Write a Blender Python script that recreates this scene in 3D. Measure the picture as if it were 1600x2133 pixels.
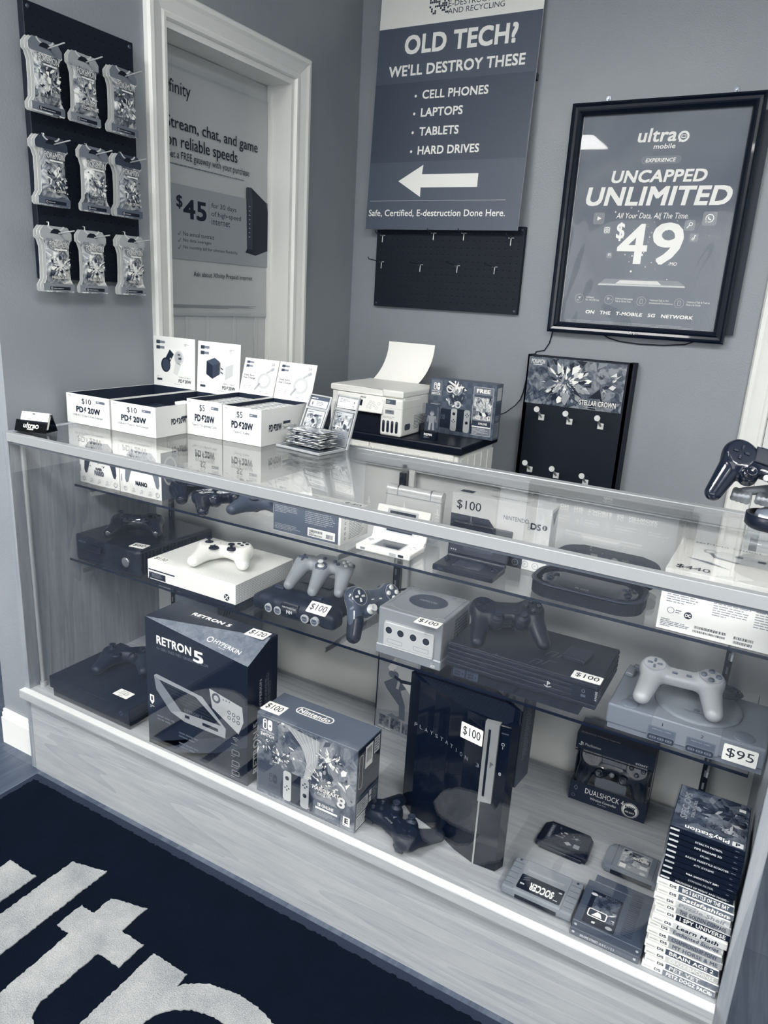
import bpy, bmesh, math, random
import numpy as np
from mathutils import Vector as V, Matrix as M

# ---------------------------------------------------------------- camera, lights, exposure
SC = bpy.context.scene
for o in list(bpy.data.objects): bpy.data.objects.remove(o)
COL = SC.collection
def _basis(yaw, pitch, roll):
    fw = V((-math.sin(yaw), math.cos(yaw), 0)); rt = V((math.cos(yaw), math.sin(yaw), 0)); up = V((0, 0, 1))
    f = fw*math.cos(pitch) + up*math.sin(pitch); u = up*math.cos(pitch) - fw*math.sin(pitch)
    r = rt*math.cos(roll) + u*math.sin(roll); u2 = u*math.cos(roll) - rt*math.sin(roll)
    return r, u2, f
_r, _u, _f = _basis(0.50056, -0.28464, 0.05878)
cam = bpy.data.cameras.new('camera'); cam_ob = bpy.data.objects.new('camera', cam); COL.objects.link(cam_ob)
m = M((( _r.x, _u.x, -_f.x, 1.68957), (_r.y, _u.y, -_f.y, -1.10163), (_r.z, _u.z, -_f.z, 1.33029), (0, 0, 0, 1)))
cam_ob.matrix_world = m
cam.sensor_fit = 'HORIZONTAL'; cam.sensor_width = 36; cam.lens = 1528.17*36/1600; cam.clip_start = 0.02
SC.camera = cam_ob
SC.view_settings.view_transform = 'Standard'; SC.view_settings.look = 'None'
SC.view_settings.gamma = 1; SC.view_settings.use_curve_mapping = False
SC.view_settings.exposure = 0.46
cy = SC.cycles
cy.max_bounces = 14; cy.transparent_max_bounces = 40; cy.diffuse_bounces = 5; cy.glossy_bounces = 5; cy.transmission_bounces = 8
cy.caustics_reflective = False; cy.caustics_refractive = False
cy.use_denoising = True; cy.sample_clamp_indirect = 6; cy.blur_glossy = 0.5
DAY = 2.7                                     # daylight through the shop window behind the camera
W = bpy.data.worlds.new('world'); SC.world = W; W.use_nodes = True
W.node_tree.nodes['Background'].inputs[0].default_value = (0.97, 0.985, 1.0, 1)
W.node_tree.nodes['Background'].inputs[1].default_value = DAY
LAMP = 25.5                                   # strength of the ceiling panels
LAMPS = [(0.3, -1.35), (2.75, -1.35), (-0.75, -2.6), (2.75, -2.6)]

# ---------------------------------------------------------------- colours and materials
_T = [(0, (6, 14, 28)), (.1, (18, 28, 45)), (.2, (38, 49, 67)), (.35, (79, 89, 104)), (.5, (125, 131, 139)),
      (.65, (163, 166, 168)), (.8, (204, 206, 205)), (.92, (236, 236, 231)), (1, (252, 251, 245))]
def s2l(c): return c/12.92 if c <= .04045 else ((c+.055)/1.055)**2.4
def duo(v):
    v = min(max(v, 0), 1)
    for (a, ca), (b, cb) in zip(_T, _T[1:]):
        if v <= b:
            t = (v-a)/(b-a); return tuple(s2l((x+(y-x)*t)/255) for x, y in zip(ca, cb)) + (1,)
_MC = {}
def nodes(name):
    mt = bpy.data.materials.new(name); mt.use_nodes = True
    nt = mt.node_tree; return mt, nt, nt.nodes['Principled BSDF']
def G(v, r=.5, m=0, c=0, sp=.5):
    """plain grey of tone v"""
    v = round(v, 2); sp = sp if v > .16 else min(sp, .28)
    k = ('g', v, r, m, c, sp)
    if k not in _MC:
        mt, nt, b = nodes('tone_%02d' % round(v*100))
        b.inputs['Base Color'].default_value = duo(v); b.inputs['Roughness'].default_value = r
        b.inputs['Metallic'].default_value = m; b.inputs['Coat Weight'].default_value = c; b.inputs['Specular IOR Level'].default_value = sp
        _MC[k] = mt
    return _MC[k]
def nd(nt, t, **kw):
    n = nt.nodes.new(t)
    for k, v in kw.items():
        if k[0] == '_': setattr(n, k[1:], v)
        else: n.inputs[k.replace('__', ' ')].default_value = v
    return n
def ramp(nt, fac, stops):
    n = nt.nodes.new('ShaderNodeValToRGB'); e = n.color_ramp.elements
    while len(e) < len(stops): e.new(.5)
    for el, (p, v) in zip(e, stops): el.position = p; el.color = duo(v)
    nt.links.new(fac, n.inputs[0]); return n.outputs[0]
def mapped(nt, scale, rot=(0, 0, 0), loc=(0, 0, 0)):
    tc = nt.nodes.new('ShaderNodeTexCoord'); mp = nt.nodes.new('ShaderNodeMapping')
    mp.inputs['Scale'].default_value = scale; mp.inputs['Rotation'].default_value = rot; mp.inputs['Location'].default_value = loc
    nt.links.new(tc.outputs['Object'], mp.inputs[0]); return mp.outputs[0]
def bump(nt, b, h, strength, dist):
    n = nd(nt, 'ShaderNodeBump', Strength=strength, Distance=dist)
    nt.links.new(h, n.inputs['Height']); nt.links.new(n.outputs[0], b.inputs['Normal'])
def wood(name, scale, lo, hi, r=.45):
    if name in _MC: return _MC[name]
    mt, nt, b = nodes(name); L = nt.links
    co = mapped(nt, scale)
    n1 = nd(nt, 'ShaderNodeTexNoise', Scale=1.0, Detail=3.0, Roughness=.5, Distortion=.7); L.new(co, n1.inputs[0])
    n2 = nd(nt, 'ShaderNodeTexNoise', Scale=9.0, Detail=5.0, Roughness=.72, Distortion=.1); L.new(co, n2.inputs[0])
    wv = nd(nt, 'ShaderNodeMath', _operation='MULTIPLY'); L.new(n1.outputs[0], wv.inputs[0]); wv.inputs[1].default_value = 11
    fr = nd(nt, 'ShaderNodeMath', _operation='FRACT'); L.new(wv.outputs[0], fr.inputs[0])
    mx = nd(nt, 'ShaderNodeMath', _operation='MULTIPLY_ADD'); L.new(fr.outputs[0], mx.inputs[0]); mx.inputs[1].default_value = .22
    m2 = nd(nt, 'ShaderNodeMath', _operation='MULTIPLY'); L.new(n2.outputs[0], m2.inputs[0]); m2.inputs[1].default_value = .8
    L.new(m2.outputs[0], mx.inputs[2])
    c = ramp(nt, mx.outputs[0], [(.15, lo), (.5, (lo+hi)/2+.02), (.8, hi)])
    L.new(c, b.inputs['Base Color']); b.inputs['Roughness'].default_value = r
    bump(nt, b, mx.outputs[0], .08, .002)
    _MC[name] = mt; return mt
def paint(name, v, bs=260, st=.25, r=.42, sp=.5):
    if name in _MC: return _MC[name]
    mt, nt, b = nodes(name)
    n = nd(nt, 'ShaderNodeTexNoise', Scale=bs, Detail=2.0, Roughness=.5); nt.links.new(mapped(nt, (1, 1, 1)), n.inputs[0])
    n2 = nd(nt, 'ShaderNodeTexNoise', Scale=2.2, Detail=3.0, Roughness=.6); nt.links.new(mapped(nt, (1, 1, 1)), n2.inputs[0])
    nt.links.new(ramp(nt, n2.outputs[0], [(.3, v-.02), (.7, v+.02)]), b.inputs['Base Color'])
    b.inputs['Roughness'].default_value = r; b.inputs['Specular IOR Level'].default_value = sp
    bump(nt, b, n.outputs[0], st, .002)
    _MC[name] = mt; return mt
def plank_floor():
    mt, nt, b = nodes('vinyl_plank'); L = nt.links
    br = nd(nt, 'ShaderNodeTexBrick', Scale=1.0, **{'Mortar Size': .0015, 'Brick Width': 1.2, 'Row Height': .15, 'Bias': 0.0})
    br.offset = .37; br.inputs['Color1'].default_value = (0.2, .2, .2, 1); br.inputs['Color2'].default_value = (.8, .8, .8, 1); br.inputs['Mortar'].default_value = (0, 0, 0, 1)
    L.new(mapped(nt, (1, 1, 1), (0, 0, math.pi/2)), br.inputs[0])
    n = nd(nt, 'ShaderNodeTexNoise', Scale=1.0, Detail=8.0, Roughness=.65, Distortion=.8); L.new(mapped(nt, (38, 2.2, 1)), n.inputs[0])
    a = nd(nt, 'ShaderNodeMath', _operation='MULTIPLY_ADD'); L.new(br.outputs[0], a.inputs[0]); a.inputs[1].default_value = .25; L.new(n.outputs[0], a.inputs[2])
    L.new(ramp(nt, a.outputs[0], [(.2, .16), (.55, .29), (.9, .4)]), b.inputs['Base Color'])
    b.inputs['Roughness'].default_value = .38; bump(nt, b, a.outputs[0], .12, .002); return mt
def pile(name, lo, hi, st):
    mt, nt, b = nodes(name); L = nt.links
    n = nd(nt, 'ShaderNodeTexNoise', Scale=420, Detail=4.0, Roughness=.75); L.new(mapped(nt, (1, 1, 1)), n.inputs[0])
    n2 = nd(nt, 'ShaderNodeTexNoise', Scale=14, Detail=4.0, Roughness=.6); L.new(mapped(nt, (1, 1, 1)), n2.inputs[0])
    a = nd(nt, 'ShaderNodeMath', _operation='MULTIPLY_ADD'); L.new(n2.outputs[0], a.inputs[0]); a.inputs[1].default_value = .45; L.new(n.outputs[0], a.inputs[2])
    L.new(ramp(nt, a.outputs[0], [(.45, lo), (1.0, hi)]), b.inputs['Base Color'])
    b.inputs['Roughness'].default_value = 1; b.inputs['Specular IOR Level'].default_value = .05
    bump(nt, b, a.outputs[0], st, .006); return mt
def glass(name, tint=(1, 1, 1, 1), ior=1.5, rough=0.0):
    """clear pane: transparent plus fresnel reflection (same reflectance seen from either side of each surface)"""
    if name in _MC: return _MC[name]
    mt = bpy.data.materials.new(name); mt.use_nodes = True; nt = mt.node_tree; nt.nodes.clear(); L = nt.links
    out = nt.nodes.new('ShaderNodeOutputMaterial'); mix = nt.nodes.new('ShaderNodeMixShader')
    tr = nd(nt, 'ShaderNodeBsdfTransparent', Color=tint); gl = nd(nt, 'ShaderNodeBsdfGlossy', Roughness=rough, Color=(1, 1, 1, 1))
    ge = nt.nodes.new('ShaderNodeNewGeometry'); fr = nt.nodes.new('ShaderNodeFresnel')
    mr = nd(nt, 'ShaderNodeMapRange'); mr.inputs['To Min'].default_value = ior; mr.inputs['To Max'].default_value = 1/ior
    L.new(ge.outputs['Backfacing'], mr.inputs['Value']); L.new(mr.outputs[0], fr.inputs['IOR'])
    L.new(fr.outputs[0], mix.inputs[0]); L.new(tr.outputs[0], mix.inputs[1]); L.new(gl.outputs[0], mix.inputs[2]); L.new(mix.outputs[0], out.inputs[0])
    _MC[name] = mt; return mt
def emit(name, col, st):
    mt = bpy.data.materials.new(name); mt.use_nodes = True; nt = mt.node_tree; nt.nodes.clear()
    e = nd(nt, 'ShaderNodeEmission', Color=col, Strength=st); o = nt.nodes.new('ShaderNodeOutputMaterial'); nt.links.new(e.outputs[0], o.inputs[0]); return mt
def artmat(seed, scale, lo, hi, r=.3):
    """printed full-bleed artwork: abstract cells and swirls"""
    k = ('a', seed, scale, lo, hi)
    if k in _MC: return _MC[k]
    mt, nt, b = nodes('printed_art'); L = nt.links
    co = mapped(nt, (1, 1, 1), (0, 0, 0), (seed*.731, seed*.317, seed*.53))
    n = nd(nt, 'ShaderNodeTexNoise', Scale=scale*.6, Detail=5.0, Roughness=.65, Distortion=2.2); L.new(co, n.inputs[0])
    vo = nd(nt, 'ShaderNodeTexVoronoi', Scale=scale); mxv = nd(nt, 'ShaderNodeMixRGB'); mxv.inputs[0].default_value = .02
    L.new(co, mxv.inputs[1]); L.new(n.outputs['Color'], mxv.inputs[2]); L.new(mxv.outputs[0], vo.inputs[0])
    sp = nt.nodes.new('ShaderNodeSeparateColor'); L.new(vo.outputs['Color'], sp.inputs[0])
    a = nd(nt, 'ShaderNodeMath', _operation='MULTIPLY_ADD'); L.new(sp.outputs[0], a.inputs[0]); a.inputs[1].default_value = .35; L.new(n.outputs[0], a.inputs[2])
    L.new(ramp(nt, a.outputs[0], [(.38, lo), (.6, (lo+hi)/2), (.85, hi)]), b.inputs['Base Color'])
    b.inputs['Roughness'].default_value = r; _MC[k] = mt; return mt

# ---------------------------------------------------------------- mesh builder
class Fr:
    """a flat frame to print on: origin, u to the right, v up, n out of the surface"""
    def __init__(s, o, u, v): s.o = V(o); s.u = V(u).normalized(); s.v = V(v).normalized(); s.n = s.u.cross(s.v).normalized()
    def at(s, a, b, l=0): return s.o + s.u*a + s.v*b + s.n*(l*.00012)
    def sub(s, a, b, ang=0): 
        c, d = math.cos(ang), math.sin(ang); return Fr(s.at(a, b), s.u*c+s.v*d, s.v*c-s.u*d)
def front(x, y, z): return Fr((x, y, z), (1, 0, 0), (0, 0, 1))
def topf(x, y, z): return Fr((x, y, z), (1, 0, 0), (0, 1, 0))
def rightf(x, y, z): return Fr((x, y, z), (0, 1, 0), (0, 0, 1))
_TX = {}
def text_geo(s, bold, sp, res):
    """outline text as faces in a unit box; bold is a few shifted copies, each a hair above the last"""
    k = (s, bold, sp, res)
    if k not in _TX:
        cu = bpy.data.curves.new('t', 'FONT'); cu.body = s; cu.resolution_u = res; cu.space_character = sp+bold*1.5; cu.fill_mode = 'FRONT'
        ob = bpy.data.objects.new('t', cu); COL.objects.link(ob)
        dg = bpy.context.evaluated_depsgraph_get(); me = bpy.data.meshes.new_from_object(ob.evaluated_get(dg))
        v0 = [(v.co.x, v.co.y) for v in me.vertices]; f0 = [tuple(p.vertices) for p in me.polygons]
        if me.polygons and me.polygons[0].normal.z < 0: f0 = [f[::-1] for f in f0]
        bpy.data.objects.remove(ob); bpy.data.curves.remove(cu); bpy.data.meshes.remove(me)
        q = bold*.9; of = [(0, 0)] if not bold else [(-q, 0), (q, 0)] if res < 2 or bold < .012 else [(-q, -q), (q, -q), (q, q), (-q, q)]
        n = len(v0); vs = [(x+a, y+b, i*.13) for i, (a, b) in enumerate(of) for x, y in v0]; fs = [tuple(x+i*n for x in f) for i in range(len(of)) for f in f0]
        x0 = min(v[0] for v in vs); x1 = max(v[0] for v in vs); y0 = min(v[1] for v in vs); y1 = max(v[1] for v in vs)
        _TX[k] = ([((x-x0)/(x1-x0 or 1), (y-y0)/(y1-y0 or 1), z) for x, y, z in vs], fs)
    return _TX[k]
FUSE = {'printing': ('carton', 'tray', 'panel', 'sheet', 'shell', 'base'), 'front_print': ('body',), 'lid_print': ('body',), 'lettering': ('foil_sleeve', 'body'), 'artwork': ('foil_sleeve',),
        'header_print': ('header_card',), 'panel_print': ('control_panel',), 'logo': ('holder',), 'vent_top': ('body',), 'side_vents': ('body',), 'vent_dots': ('body',), 'disc_slot': ('silver_strip',), 'touch_buttons': ('body',),
        'port_number': ('body',), 'lobe_rims': ('body',), 'pad_recess': ('body',), 'badge': ('frame',), 'ridges': ('shell',), 'grip_ridges': ('shell',), 'edge_print': ('shell',), 'contact_slot': ('shell',),
        'tank_windows': ('ink_tank',), 'side_ribs': ('body',), 'seam': ('shell',), 'front_slots': ('lower_half',), 'header_front': ('card_backing',), 'fins': ('body',)}
REG = {}
class MB:
    def __init__(s, root=None, T=None): s.v = []; s.f = []; s.m = []; s.sm = []; s.mats = []; s.root = root; s.T = T or M.Identity(4)
    def mi(s, mat):
        if mat not in s.mats: s.mats.append(mat)
        return s.mats.index(mat)
    def add(s, vs, fs, mat, smooth=False):
        n = len(s.v); k = s.mi(mat); s.v += [s.T @ V(p) for p in vs]
        for f in fs: s.f.append(tuple(i+n for i in f)); s.m.append(k); s.sm.append(smooth)
        return s
    def _bm(s, bm, mat, smooth):
        bm.verts.index_update(); s.add([v.co.copy() for v in bm.verts], [[v.index for v in f.verts] for f in bm.faces], mat, smooth); bm.free(); return s
    def box(s, x0, x1, y0, y1, z0, z1, mat, b=0, seg=2):
        vs = [(x, y, z) for z in (z0, z1) for y in (y0, y1) for x in (x0, x1)]
        fs = [(0, 2, 3, 1), (4, 5, 7, 6), (0, 1, 5, 4), (2, 6, 7, 3), (0, 4, 6, 2), (1, 3, 7, 5)]
        if not b: return s.add(vs, fs, mat)
        bm = bmesh.new(); q = [bm.verts.new(p) for p in vs]
        for f in fs: bm.faces.new([q[i] for i in f])
        bmesh.ops.bevel(bm, geom=bm.edges[:], offset=b, segments=seg, profile=.5, affect='EDGES')
        return s._bm(bm, mat, False)
    def prism(s, pts, z0, z1, mat, b=0, seg=2, smooth=False):
        """polygon in x, y (anticlockwise) from z0 to z1"""
        n = len(pts); vs = [(x, y, z0) for x, y in pts] + [(x, y, z1) for x, y in pts]
        fs = [tuple(range(n))[::-1], tuple(range(n, 2*n))] + [(i, (i+1) % n, n+(i+1) % n, n+i) for i in range(n)]
        if not b: return s.add(vs, fs, mat, smooth)
        bm = bmesh.new(); q = [bm.verts.new(p) for p in vs]
        for f in fs: bm.faces.new([q[i] for i in f])
        ed = [e for e in bm.edges if abs(e.verts[0].co.z-e.verts[1].co.z) < 1e-9]
        bmesh.ops.bevel(bm, geom=ed, offset=b, segments=seg, profile=.5, affect='EDGES')
        return s._bm(bm, mat, smooth)
    def cyl(s, p0, p1, r0, r1=None, mat=None, n=16, smooth=True, cap=True):
        p0, p1 = V(p0), V(p1); r1 = r0 if r1 is None else r1; d = (p1-p0).normalized()
        a = d.orthogonal().normalized(); c = d.cross(a)
        ring = lambda p, r: [p + (a*math.cos(2*math.pi*i/n) + c*math.sin(2*math.pi*i/n))*r for i in range(n)]
        s.add(ring(p0, r0)+ring(p1, r1), [(i, (i+1) % n, n+(i+1) % n, n+i) for i in range(n)], mat, smooth)
        if cap: s.add(ring(p0, r0), [tuple(range(n))[::-1]], mat); s.add(ring(p1, r1), [tuple(range(n))], mat)
        return s
    def tube(s, pts, r, mat, n=7):
        pts = [V(p) for p in pts]; vs = []; N = len(pts); a = None
        for i, p in enumerate(pts):
            d = (pts[min(i+1, N-1)]-pts[max(i-1, 0)]).normalized()
            a = d.orthogonal().normalized() if a is None else (a-d*a.dot(d)).normalized()
            c = d.cross(a); vs += [p+(a*math.cos(2*math.pi*k/n)+c*math.sin(2*math.pi*k/n))*r for k in range(n)]
        fs = [(i*n+k, i*n+(k+1) % n, (i+1)*n+(k+1) % n, (i+1)*n+k) for i in range(N-1) for k in range(n)]
        s.add(vs, fs, mat, True); s.add(vs[:n], [tuple(range(n))[::-1]], mat); s.add(vs[-n:], [tuple(range(n))], mat); return s
    def lathe(s, prof, mat, n=24, c=(0, 0, 0)):
        vs = [(c[0]+r*math.cos(2*math.pi*k/n), c[1]+r*math.sin(2*math.pi*k/n), c[2]+z) for r, z in prof for k in range(n)]
        fs = [(i*n+k, i*n+(k+1) % n, (i+1)*n+(k+1) % n, (i+1)*n+k) for i in range(len(prof)-1) for k in range(n)]
        s.add(vs, fs, mat, True); s.add(vs[-n:], [tuple(range(n))], mat); s.add(vs[:n], [tuple(range(n))[::-1]], mat); return s
    # --- printing on a frame
    def poly(s, fr, pts, mat, l=1): return s.add([fr.at(a, b, l) for a, b in pts], [tuple(range(len(pts)))], mat)
    def quad(s, fr, u0, v0, u1, v1, mat, l=1): return s.poly(fr, [(u0, v0), (u1, v0), (u1, v1), (u0, v1)], mat, l)
    def disc(s, fr, u, v, r, mat, l=1, ry=None, n=24):
        ry = ry or r; return s.poly(fr, [(u+r*math.cos(2*math.pi*i/n), v+ry*math.sin(2*math.pi*i/n)) for i in range(n)], mat, l)
    def ring(s, fr, u, v, r0, r1, mat, l=1, asp=1, n=28, a0=0, a1=360):
        N = n if a1-a0 < 360 else n
        an = [math.radians(a0+(a1-a0)*i/N) for i in range(N+1)]
        vs = [fr.at(u+r*math.cos(t), v+r*asp*math.sin(t), l) for t in an for r in (r0, r1)]
        return s.add(vs, [(2*i, 2*i+1, 2*i+3, 2*i+2) for i in range(N)], mat)
    def rr(s, fr, u0, v0, u1, v1, r, mat, l=1, n=5):
        pts = []
        for cx, cy_, a in ((u1-r, v0+r, -90), (u1-r, v1-r, 0), (u0+r, v1-r, 90), (u0+r, v0+r, 180)):
            pts += [(cx+r*math.cos(math.radians(a+90*i/n)), cy_+r*math.sin(math.radians(a+90*i/n))) for i in range(n+1)]
        return s.poly(fr, pts, mat, l)
    def rro(s, fr, u0, v0, u1, v1, r, w, mat, l=1, n=5):
        def P(d):
            o = []; q = max(r-d, 0)
            for cx, cy_, a in ((u1-r, v0+r, -90), (u1-r, v1-r, 0), (u0+r, v1-r, 90), (u0+r, v0+r, 180)):
                o += [(cx+q*math.cos(math.radians(a+90*i/n)), cy_+q*math.sin(math.radians(a+90*i/n))) for i in range(n+1)]
            return o
        A, B = P(0), P(w); N = len(A)
        return s.add([fr.at(a, b, l) for a, b in A+B], [(i, (i+1) % N, N+(i+1) % N, N+i) for i in range(N)], mat)
    def line(s, fr, pts, w, mat, l=1):
        for (a, b), (c, d) in zip(pts, pts[1:]):
            L_ = math.hypot(c-a, d-b) or 1; nx, ny = -(d-b)/L_*w/2, (c-a)/L_*w/2
            s.poly(fr, [(a-nx, b-ny), (c-nx, d-ny), (c+nx, d+ny), (a+nx, b+ny)], mat, l)
        return s
    def text(s, fr, st, u, v, w, h, mat, l=2, bold=0.0, shear=0.0, sp=1.0, res=3):
        vs, fs = text_geo(st, bold, sp, res)
        return s.add([fr.at(u+x*w+(y-.5)*h*shear, v+y*h, l+z) for x, y, z in vs], fs, mat)
    def fine(s, fr, u, v, w, h, n, mat, l=2, seed=1):
        """rows of print too small to read"""
        rd = random.Random(seed); p = h/n
        for i in range(n):
            x = u; y = v+h-(i+.7)*p; end = u+w*(rd.uniform(.75, 1) if i < n-1 else rd.uniform(.3, .8))
            while x < end:
                k = min(rd.uniform(1, 3.5)*p, end-x); s.quad(fr, x, y, x+k, y+p*.42, mat, l); x += k+p*.35
        return s
    def shards(s, fr, u0, v0, u1, v1, n, seed, tones, l=2, size=.25, burst=None):
        rd = random.Random(seed); w, h = u1-u0, v1-v0; sc = min(w, h)
        for i in range(n):
            if burst:
                a = rd.uniform(0, 6.283); d = rd.uniform(.15, 1)**.8*burst[2]; cx = burst[0]+d*math.cos(a); cyy = burst[1]+d*math.sin(a)*.8
            else: cx = rd.uniform(u0, u1); cyy = rd.uniform(v0, v1); a = rd.uniform(0, 6.283)
            R_ = sc*size*rd.uniform(.25, 1); k = rd.choice((3, 4, 4, 5)); st = rd.uniform(.15, .7)
            pts = []
            for j in range(k):
                t = 6.283*j/k+rd.uniform(-.3, .3); x, y = R_*math.cos(t), R_*st*math.sin(t)
                pts.append((min(max(cx+x*math.cos(a)-y*math.sin(a), u0), u1), min(max(cyy+x*math.sin(a)+y*math.cos(a), v0), v1)))
            s.poly(fr, pts, G(rd.choice(tones), .35), l+i*.07)
        return s
    def bars(s, fr, u, v, w, h, mat, l=2, seed=3):
        rd = random.Random(seed); x = u
        while x < u+w: k = rd.choice((.0006, .0009, .0014)); s.quad(fr, x, v, min(x+k, u+w), v+h, mat, l); x += k+rd.choice((.0006, .001))
        return s
    def build(s, name, parent=None, loc=None, rot=None):
        p = parent or s.root
        for base in FUSE.get(name, ()) if p else ():         # print belongs to the surface it is on
            if (p.name, base) in REG:
                o, q = REG[(p.name, base)]; n = len(q.v); q.v += s.v; q.f += [tuple(i+n for i in f) for f in s.f]; q.m += [q.mi(s.mats[i]) for i in s.m]; q.sm += s.sm
                me = o.data; me.clear_geometry(); me.materials.clear(); q._fill(me); return o
        me = bpy.data.meshes.new(name); s._fill(me)
        o = bpy.data.objects.new(name, me); COL.objects.link(o)
        if p: o.parent = p; REG[(p.name, name)] = (o, s)
        if loc: o.location = loc
        if rot: o.rotation_euler = rot
        return o
    def _fill(s, me):
        me.from_pydata([tuple(p) for p in s.v], [], s.f)
        for mt in s.mats: me.materials.append(mt)
        me.polygons.foreach_set('material_index', s.m); me.polygons.foreach_set('use_smooth', s.sm); me.update()
def tag(o, label, cat, group=None):
    o['label'] = label; o['category'] = cat
    if group: o['group'] = group
    return o
def thing(name, label, cat, loc=(0, 0, 0), rz=0, group=None, rot=None):
    o = bpy.data.objects.new(name, None); COL.objects.link(o); o.empty_display_size = .05
    o.location = loc; o.rotation_euler = rot or (0, 0, rz); return tag(o, label, cat, group)
def struct(mb, name):
    o = mb.build(name); o['kind'] = 'structure'; return o
def dup(root, loc=None, rz=None, label=None, group=None):
    r = root.copy(); COL.objects.link(r)
    if loc is not None: r.location = loc
    if rz is not None: r.rotation_euler = (0, 0, rz)
    if label: r['label'] = label
    if group: r['group'] = group
    for ch in root.children:
        c = ch.copy(); COL.objects.link(c); c.parent = r
        for g in ch.children:
            d = g.copy(); COL.objects.link(d); d.parent = c
    return r
def price(parent, s, fr, u, v, w, h, ang=0, ink=.03):
    """white sticker with a handwritten-weight price"""
    f = fr.sub(u, v, ang); b = MB(parent); T = G(.97, .5)
    n = f.n*.0006; c = [f.at(a, d, 6) for a, d in ((0, 0), (w, 0), (w, h), (0, h))]
    b.rr(f, 0, 0, w, h, .003, T, 7); b.add(c+[p-n for p in c], [(0, 4, 5, 1), (1, 5, 6, 2), (2, 6, 7, 3), (3, 7, 4, 0)], T)
    b.text(f, s, w*.1, h*.2, w*.8, h*.62, G(ink, .6), 9, .004)
    return b.build('price_tag')

# ---------------------------------------------------------------- implicit surfaces for moulded plastic
def smin(a, b, k):
    h = np.clip(.5+.5*(b-a)/k, 0, 1); return b*(1-h)+a*h-k*h*(1-h)
def capsule(P, a, b, ra, rb):
    a = np.array(a); d = np.array(b)-a; q = [p-a[i] for i, p in enumerate(P)]
    t = np.clip(sum(q[i]*d[i] for i in range(3))/(d@d), 0, 1)
    return np.sqrt(sum((q[i]-t*d[i])**2 for i in range(3)))-(ra+(rb-ra)*t)
def rbox(P, c, h, r):
    q = [np.abs(P[i]-c[i])-h[i]+r for i in range(3)]
    return np.sqrt(sum(np.maximum(x, 0)**2 for x in q))+np.minimum(np.maximum(np.maximum(q[0], q[1]), q[2]), 0)-r
def nets(f, lo, hi, h):
    ax = [np.arange(lo[i], hi[i]+h, h) for i in range(3)]; P = np.meshgrid(*ax, indexing='ij'); D = f(P)
    sh = tuple(n-1 for n in D.shape); acc = np.zeros(sh+(3,)); cnt = np.zeros(sh)
    for a in range(3):
        o1, o2 = [i for i in range(3) if i != a]
        for b in (0, 1):
            for c in (0, 1):
                s0 = [None]*3; s0[a] = slice(0, sh[a]); s0[o1] = slice(b, b+sh[o1]); s0[o2] = slice(c, c+sh[o2])
                s1 = list(s0); s1[a] = slice(1, 1+sh[a]); d0 = D[tuple(s0)]; d1 = D[tuple(s1)]
                cr = (d0 < 0) != (d1 < 0); t = np.where(cr, d0/np.where(cr, d0-d1, 1), 0)
                acc[..., a] += np.where(cr, t, 0); acc[..., o1] += cr*b; acc[..., o2] += cr*c; cnt += cr
    act = cnt > 0; idx = -np.ones(sh, int); idx[act] = np.arange(act.sum())
    base = np.stack(np.meshgrid(*[np.arange(n) for n in sh], indexing='ij'), -1)
    vs = (base[act]+acc[act]/cnt[act][:, None])*h+np.array(lo)
    fs = []
    for a in range(3):
        o1, o2 = (a+1) % 3, (a+2) % 3
        s0 = [slice(1, n) for n in sh]; s0[a] = slice(0, sh[a]); s1 = list(s0); s1[a] = slice(1, sh[a]+1)
        d0 = D[tuple(s0)]; d1 = D[tuple(s1)]
        def cell(i, j):
            q = [slice(1, n) for n in sh]; q[a] = slice(0, sh[a]); q[o1] = slice(1-i, sh[o1]-i); q[o2] = slice(1-j, sh[o2]-j); return idx[tuple(q)]
        Q = np.stack([cell(0, 0), cell(1, 0), cell(1, 1), cell(0, 1)], -1)
        up = (d0 < 0) & (d1 >= 0); dn = (d0 >= 0) & (d1 < 0)
        fs += Q[up].tolist() + Q[dn][:, ::-1].tolist()
    return [tuple(p) for p in vs], [tuple(q) for q in fs if min(q) >= 0]

# ================================================================ the room
YW, XL, CE = 1.652, -.037, 2.75
WALL = paint('wall_paint', .56, 230, .3, .4); TRIM = paint('trim_paint', .9, 60, .12, .3); DOORP = paint('door_paint', .74, 90, .08, .38)
LIGHTWALL = paint('pale_paint', .8, 200, .2, .5)
struct(MB().box(-3, 5, -4.6, YW+.15, -.05, 0, plank_floor()), 'floor')
struct(MB().box(-3, 5, -4.6, YW+.15, CE, CE+.05, paint('ceiling_paint', .9, 120, .3, .8)), 'ceiling')
b = MB(); b.box(XL, 5, YW, YW+.14, 0, CE, WALL); struct(b, 'wall_back')
b = MB()                                              # wall with the closet door in it
b.box(-.169, XL, .042, .600, 0, CE, WALL); b.box(-.169, XL, 1.222, YW+.14, 0, CE, WALL); b.box(-.169, XL, .600, 1.222, 2.038, CE, WALL)
struct(b, 'wall_side')
struct(MB().box(-3, -.169, .9, 1.0, 0, CE, paint('far_paint', .34, 200, .2, .5)), 'wall_far')
struct(MB().box(5, 5.1, -4.6, YW, 0, CE, LIGHTWALL), 'wall_right'); struct(MB().box(-3.1, -3, -4.6, 1.0, 0, CE, LIGHTWALL), 'wall_left')
b = MB()                                              # shop front with a wide window, behind the camera
for x0, x1, z0, z1 in ((-3, -1.3, 0, CE), (3.9, 5, 0, CE), (-1.3, 3.9, 0, .75), (-1.3, 3.9, 2.35, CE)): b.box(x0, x1, -4.7, -4.6, z0, z1, LIGHTWALL)
struct(b, 'wall_front')
b = MB(); b.box(-1.3, 3.9, -4.66, -4.655, .75, 2.35, glass('window_glass'))
for x in (-1.3, .40, 2.13, 3.86): b.box(x, x+.04, -4.69, -4.61, .75, 2.35, TRIM)
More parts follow.
